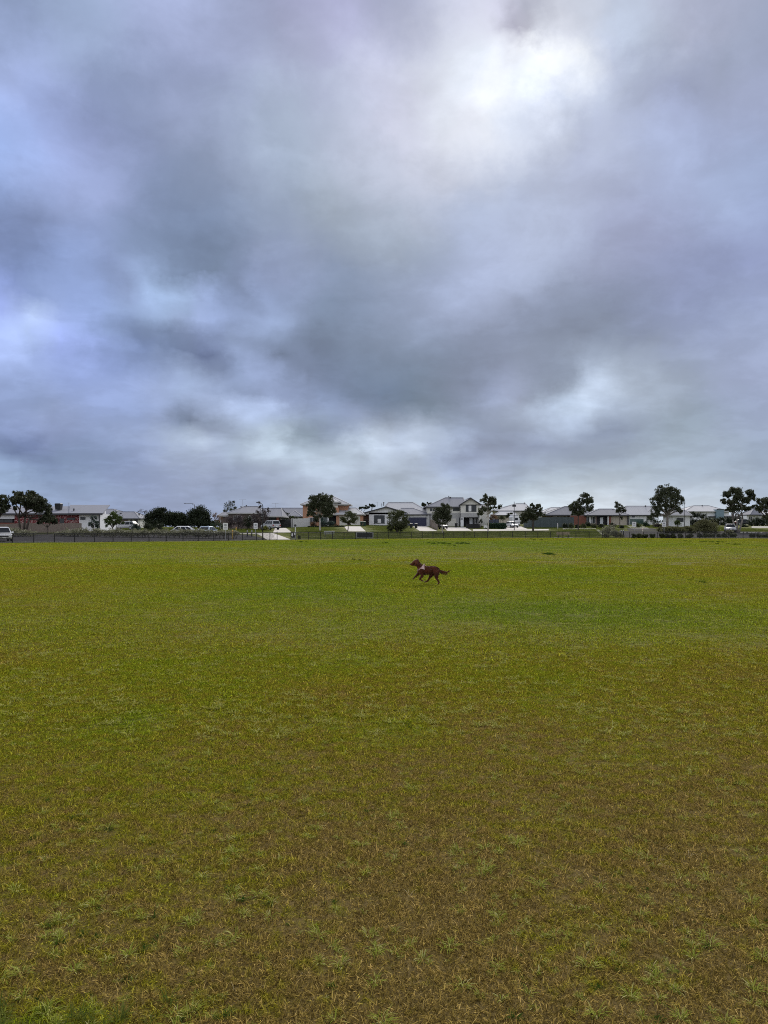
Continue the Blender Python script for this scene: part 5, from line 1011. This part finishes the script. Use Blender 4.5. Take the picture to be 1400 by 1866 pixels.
    # harness: a chest band round the neck base, a girth band and a back handle
    def band(nm, c0, ang, a_, b_, wid, m):
        n = 28; vs = []; t = Vector((math.cos(ang), 0, math.sin(ang))); nv = Vector((-math.sin(ang), 0, math.cos(ang))); fs = []
        for k in range(n):
            th = 2*math.pi*k/n; e = nv*(math.cos(th)*b_*S) + Vector((0, math.sin(th)*a_*S, 0)); e2 = e * 1.05
            vs += [c0 + e - t*wid*S/2, c0 + e + t*wid*S/2, c0 + e2 + t*wid*S/2, c0 + e2 - t*wid*S/2]
        for k in range(n):
            j = (k+1) % n
            for q in range(4): fs.append((k*4+q, k*4+(q+1)%4, j*4+(q+1)%4, j*4+q))
        return MB().add(vs, fs).build(nm, m, hr)
    hr = MB(); 
    for sy in (-1, 1):
        pl = [Q(466, 400, sy*86*S), Q(498, 350, sy*80*S), Q(545, 330, sy*66*S), Q(548, 420, sy*98*S), Q(520, 404, sy*98*S)]
        out = Vector((0, sy*.014, 0)); hr.add([v + out for v in pl] + [v - out*.5 for v in pl], [(0,1,2,3,4), (9,8,7,6,5)] + [(i, i+5, (i+1)%5+5, (i+1)%5) for i in range(5)])
    hr.tube([Q(532, 338, -16*S), Q(545, 300, -14*S), Q(550, 294, 0), Q(545, 300, 14*S), Q(532, 338, 16*S)], .009, 6); hr.tube([Q(575, 338, -10*S), Q(556, 300, 0)], .008, 6)
    hr = hr.build('harness', M_HARN, o)
    band('chest_strap', Q(462, 384), math.atan2(-46, 45) + math.pi, 76, 103, 16, M_HARN)
    o.rotation_euler = (0, 0, R(3))
build_dog()

# ------------------------------------------------------------------ grass
def blade_tile(name, size, n, h0, h1, w0, w1, m, lean=.9, seed=0, shade_pow=1.0):
    r = np.random.default_rng(seed); p = np.c_[(r.random((n, 2)) - .5) * size, np.zeros(n)]
    az = r.random(n) * 2 * np.pi; le = np.clip(r.normal(lean, .35, n), .05, 1.45); h_ = h0 + (h1 - h0) * r.random(n) ** 1.5; w = w0 + (w1 - w0) * r.random(n)
    d = np.c_[np.cos(az) * np.sin(le), np.sin(az) * np.sin(le), np.cos(le)]; d2 = d + np.c_[np.cos(az) * .25, np.sin(az) * .25, -.25 * np.ones(n)]; d2 /= np.linalg.norm(d2, axis=1)[:, None]
    b = az + np.pi / 2 + r.normal(0, .5, n); sd = np.c_[np.cos(b), np.sin(b), np.zeros(n)] * (w / 2)[:, None]; hh = h_[:, None]
    mid = p + d * hh * .55; tip = mid + d2 * hh * .45
    V = np.stack([p - sd, p + sd, mid + sd * .8, mid - sd * .8, tip], 1).reshape(-1, 3); k = np.arange(n)[:, None] * 5
    F_ = np.concatenate([k + [0, 1, 2], k + [0, 2, 3], k + [3, 2, 4]], 0); sh = r.random(n) ** shade_pow
    me = np_mesh(name, V, F_, m, np.concatenate([sh, sh, sh])); return bpy.data.objects.new(name, me)
def tuft(name, n, h0, h1, w, spread, m, seed, lean=(.1, 1.2)):
    r = np.random.default_rng(seed); az = r.random(n) * 2*np.pi; rad = spread * r.random(n) ** .7 * .35; p = np.c_[np.cos(az)*rad, np.sin(az)*rad, np.zeros(n)]; az = az + r.normal(0, .6, n)
    le = lean[0] + (lean[1] - lean[0]) * r.random(n); h_ = h0 + (h1 - h0) * r.random(n); d = np.c_[np.cos(az)*np.sin(le), np.sin(az)*np.sin(le), np.cos(le)]; g = np.c_[np.cos(az)*.5, np.sin(az)*.5, -.45*np.ones(n)]
    b = az + np.pi/2; sd = np.c_[np.cos(b), np.sin(b), np.zeros(n)] * w / 2; hh = h_[:, None]; m1 = p + d*hh*.45; d2 = d + g; d2 /= np.linalg.norm(d2, axis=1)[:, None]; m2 = m1 + d2*hh*.35; d3 = d2 + g; d3 /= np.linalg.norm(d3, axis=1)[:, None]; tip = m2 + d3*hh*.25
    V = np.stack([p - sd*.7, p + sd*.7, m1 + sd, m1 - sd, m2 + sd*.7, m2 - sd*.7, tip], 1).reshape(-1, 3); k = np.arange(n)[:, None]*7
    F_ = np.concatenate([k+[0,1,2], k+[0,2,3], k+[3,2,4], k+[3,4,5], k+[5,4,6]], 0); sh = r.random(n) ** 1.4
    return bpy.data.objects.new(name, np_mesh(name, V, F_, m, np.tile(sh, 5)))
def scatter(name, label, pts, rot, scl, idx, variants):
    col = bpy.data.collections.new(name + '_pieces')
    for v in variants: col.objects.link(v)
    me = bpy.data.meshes.new(name); me.vertices.add(len(pts)); me.vertices.foreach_set('co', np.asarray(pts, np.float32).ravel())
    for nm, arr in (('rz', rot), ('sc', scl)): a = me.attributes.new(nm, 'FLOAT', 'POINT'); a.data.foreach_set('value', np.asarray(arr, np.float32))
    a = me.attributes.new('pick', 'INT', 'POINT'); a.data.foreach_set('value', np.asarray(idx, np.int32))
    ob = link(bpy.data.objects.new(name, me)); tag(ob, label, 'grass', kind='stuff')
    ng = bpy.data.node_groups.new(name, 'GeometryNodeTree'); ng.interface.new_socket('Geometry', in_out='INPUT', socket_type='NodeSocketGeometry'); ng.interface.new_socket('Geometry', in_out='OUTPUT', socket_type='NodeSocketGeometry')
    N = ng.nodes.new; L = ng.links.new; gi = N('NodeGroupInput'); go = N('NodeGroupOutput'); ip = N('GeometryNodeInstanceOnPoints'); ci = N('GeometryNodeCollectionInfo'); ci.inputs['Collection'].default_value = col; ci.inputs['Separate Children'].default_value = True; ci.inputs['Reset Children'].default_value = True
    def attr(nm, t): n = N('GeometryNodeInputNamedAttribute'); n.data_type = t; n.inputs['Name'].default_value = nm; return n.outputs['Attribute']
    cx = N('ShaderNodeCombineXYZ'); L(attr('rz', 'FLOAT'), cx.inputs[2]); er = N('FunctionNodeEulerToRotation'); L(cx.outputs[0], er.inputs[0])
    L(gi.outputs[0], ip.inputs['Points']); L(ci.outputs[0], ip.inputs['Instance']); ip.inputs['Pick Instance'].default_value = True; L(attr('pick', 'INT'), ip.inputs['Instance Index']); L(er.outputs[0], ip.inputs['Rotation']); L(attr('sc', 'FLOAT'), ip.inputs['Scale']); L(ip.outputs[0], go.inputs[0])
    md = ob.modifiers.new('scatter', 'NODES'); md.node_group = ng; return ob
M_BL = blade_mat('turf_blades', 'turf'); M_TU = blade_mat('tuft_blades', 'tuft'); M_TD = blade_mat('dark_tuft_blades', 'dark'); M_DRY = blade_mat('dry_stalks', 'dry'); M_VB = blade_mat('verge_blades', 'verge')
def cone_pts(d0, d1, step, margin=1.4, jit=.5):
    out = []; y = d0
    while y < d1:
        hw = y * .5 + margin + step; x = -hw
        while x < hw: out.append((x + rng.uniform(-jit, jit) * step, y + rng.uniform(-jit, jit) * step, 0)); x += step
        y += step
    return np.array(out)
def fade(p, a0, a1, b0, b1):
    y = p[:, 1]; k = np.clip((y - a0) / (a1 - a0), 0, 1) * np.clip((b1 - y) / (b1 - b0), 0, 1); return p[rng.random(len(p)) < k]
tiles = []
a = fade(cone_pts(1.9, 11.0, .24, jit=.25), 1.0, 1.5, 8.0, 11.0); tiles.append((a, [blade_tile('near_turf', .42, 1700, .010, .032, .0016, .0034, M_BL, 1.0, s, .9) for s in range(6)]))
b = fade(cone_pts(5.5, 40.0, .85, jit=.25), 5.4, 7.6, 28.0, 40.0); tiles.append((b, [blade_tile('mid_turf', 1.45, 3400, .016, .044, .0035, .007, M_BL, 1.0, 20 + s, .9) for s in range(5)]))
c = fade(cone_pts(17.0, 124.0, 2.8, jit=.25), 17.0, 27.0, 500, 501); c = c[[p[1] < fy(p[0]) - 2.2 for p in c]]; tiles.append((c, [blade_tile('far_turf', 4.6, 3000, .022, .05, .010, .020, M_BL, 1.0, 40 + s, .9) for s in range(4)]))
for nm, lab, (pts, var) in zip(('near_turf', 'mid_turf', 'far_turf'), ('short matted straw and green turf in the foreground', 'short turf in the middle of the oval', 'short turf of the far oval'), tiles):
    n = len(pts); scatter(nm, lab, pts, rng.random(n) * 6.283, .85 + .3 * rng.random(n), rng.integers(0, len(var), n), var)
# tufts of longer grass, in drifts
def drift(n, d0, d1, cl):
    cen = []
    while len(cen) < n // cl:
        y = d0 + (d1 - d0) * rng.random() ** 1.25; cen.append((rng.uniform(-.54, .54) * y, y))
    out = []
    for x, y in cen:
        for _ in range(rng.integers(1, 2 * cl)): out.append((x + rng.normal(0, .10 + .012 * y), y + rng.normal(0, .10 + .012 * y), 0))
    return np.array(out)
tv = [tuft('tuft', 16 + 5 * s, .022, .055 + .006 * s, .0034, .05 + .01 * s, M_TU, 60 + s, (.25, 1.3)) for s in range(6)] + [tuft('tuft', 34, .03, .07, .0036, .06, M_TU, 70 + s, (.2, 1.2)) for s in range(2)] + [tuft('tuft', 26, .02, .045, .0035, .05, M_TD, 80 + s, (.3, 1.3)) for s in range(2)] + [tuft('tuft', 5, .04, .09, .0026, .06, M_DRY, 90 + s, (.9, 1.5)) for s in range(3)]
pt1 = drift(3400, 2.1, 14, 4); n = len(pt1); pk = rng.choice(13, n, p=[.11]*6 + [.04]*2 + [.05]*2 + [.16/3]*3)
sc_ = .30 + .50 * rng.random(n) ** 1.8
scatter('grass_tufts', 'scattered brighter tufts and dry stalks in the near turf', pt1, rng.random(n) * 6.283, sc_, pk, tv)
M_TP = blade_mat('pale_tuft_blades', 'pale'); tf = [tuft('far_tuft', 22 + 6 * s, .03, .06, .007, .16, M_TP, 100 + s, (.3, 1.35)) for s in range(4)]
pt2 = np.concatenate([drift(4600, 6, 62, 5), drift(4600, 6, 62, 1)]); pt2 = pt2[[p[1] < fy(p[0]) - 1 for p in pt2]]; n = len(pt2)
scatter('distant_grass_tufts', 'paler tufts scattered over the middle of the oval', pt2, rng.random(n) * 6.283, .4 + .6 * rng.random(n) ** 1.5, rng.integers(0, 4, n), tf)
# dark lush clumps on the far oval and lower left
dk = [tuft('dark_clump', 130, .06, .16, .014, .5, M_TD, 120 + s, (.2, 1.2)) for s in range(3)]
spots = [(545,988,5),(790,990,8),(806,990,8),(812,990.5,6),(838,990,6),(846,990,6),(997,1009.5,9),(1001,1010,6),(1270,987,6),(1282,987,6),(1337,992,5),(1291,1062,3),(1288,1061,2),(978,983.5,7),(700,990,3),(822,994,3),(645,1021,3)]
pp = []
for px, py, k in spots:
    q = W(px, py, flatD(px, py))
    for _ in range(k): pp.append((q.x + rng.normal(0, .0045 * q.y), q.y + rng.normal(0, .02 * q.y), 0))
pp = np.array(pp); n = len(pp); scatter('dark_grass_clumps', 'dark green clumps of longer grass on the far oval', pp, rng.random(n) * 6.283, (.6 + .5 * rng.random(n)) * np.clip(pp[:, 1] / 60, .35, 1.1), rng.integers(0, 3, n), dk)
lush = [tuft('lush_clump', 30, .03, .075, .0034, .07, blade_mat('lush_blades', 'verge'), 140 + s, (.1, 1.1)) for s in range(3)]
pp = np.c_[rng.normal(-1.12, .24, 44), rng.normal(2.40, .10, 44), np.zeros(44)]; n = 44
scatter('lush_grass_patch', 'lush green grass patch at the lower left corner', pp, rng.random(n) * 6.283, .5 + .5 * rng.random(n), rng.integers(0, 3, n), lush)
# rougher grass on the verges beyond the fence
vt = [blade_tile('verge_turf', 3.6, 2400, .04, .11, .02, .035, M_VB, .7, 160 + s) for s in range(4)]
paved = [[G(*q) for q in quad] for quad in ([(-90,989.6),(489,983.2),(450,974.5),(-90,975.5)],[(487,983.6),(531,983.4),(497,971.5),(467,972)],[(498,970.6),(532,970.6),(521,962.3),(504,961.8)],[(634,968.6),(667,968.6),(657,959.6),(627,959.6)],[(765,967.8),(797,967.8),(777,958.8),(752,958.8)],[(815,967.6),(860,967.4),(848,961),(809,961)],[(862,967.6),(1000,966.6),(1000,964.4),(862,964.8)],[(919,964.6),(962,964.6),(948,958.8),(925,958.8)],[(1138,979.4),(1490,980.2),(1490,970.6),(1128,967.6)],[(1146,967.2),(1204,967.2),(1190,963.2),(1142,963.2)])]
def inside(p, poly, m=1.3):
    c = sum((v.xy for v in poly), Vector((0, 0))) / len(poly); ok = True
    for a_, b_ in zip(poly, poly[1:] + poly[:1]):
        e = (b_ - a_).xy; nrm = Vector((-e.y, e.x)).normalized(); s = nrm.dot(Vector(p[:2]) - a_.xy); s2 = nrm.dot(c - a_.xy)
        if s * (1 if s2 > 0 else -1) < -m: return False
    return True
pv = []
for y in np.arange(84, 190, 2.2):
    for x in np.arange(-60, 75, 2.2):
        if x / y * F + 700 < -60 or x / y * F + 700 > 1470: continue
        q = (x + rng.uniform(-.8, .8), y + rng.uniform(-.8, .8))
        if q[1] < fy(q[0]) + 2.2 or any(inside(q, pl, 1.9) for pl in paved): continue
        pv.append((q[0], q[1], zg(*q) - .01))
pv = np.array(pv); n = len(pv); scatter('verge_grass', 'green grass of the verge between the fence and the street', pv, rng.random(n) * 6.283, .8 + .4 * rng.random(n), rng.integers(0, 4, n), vt)
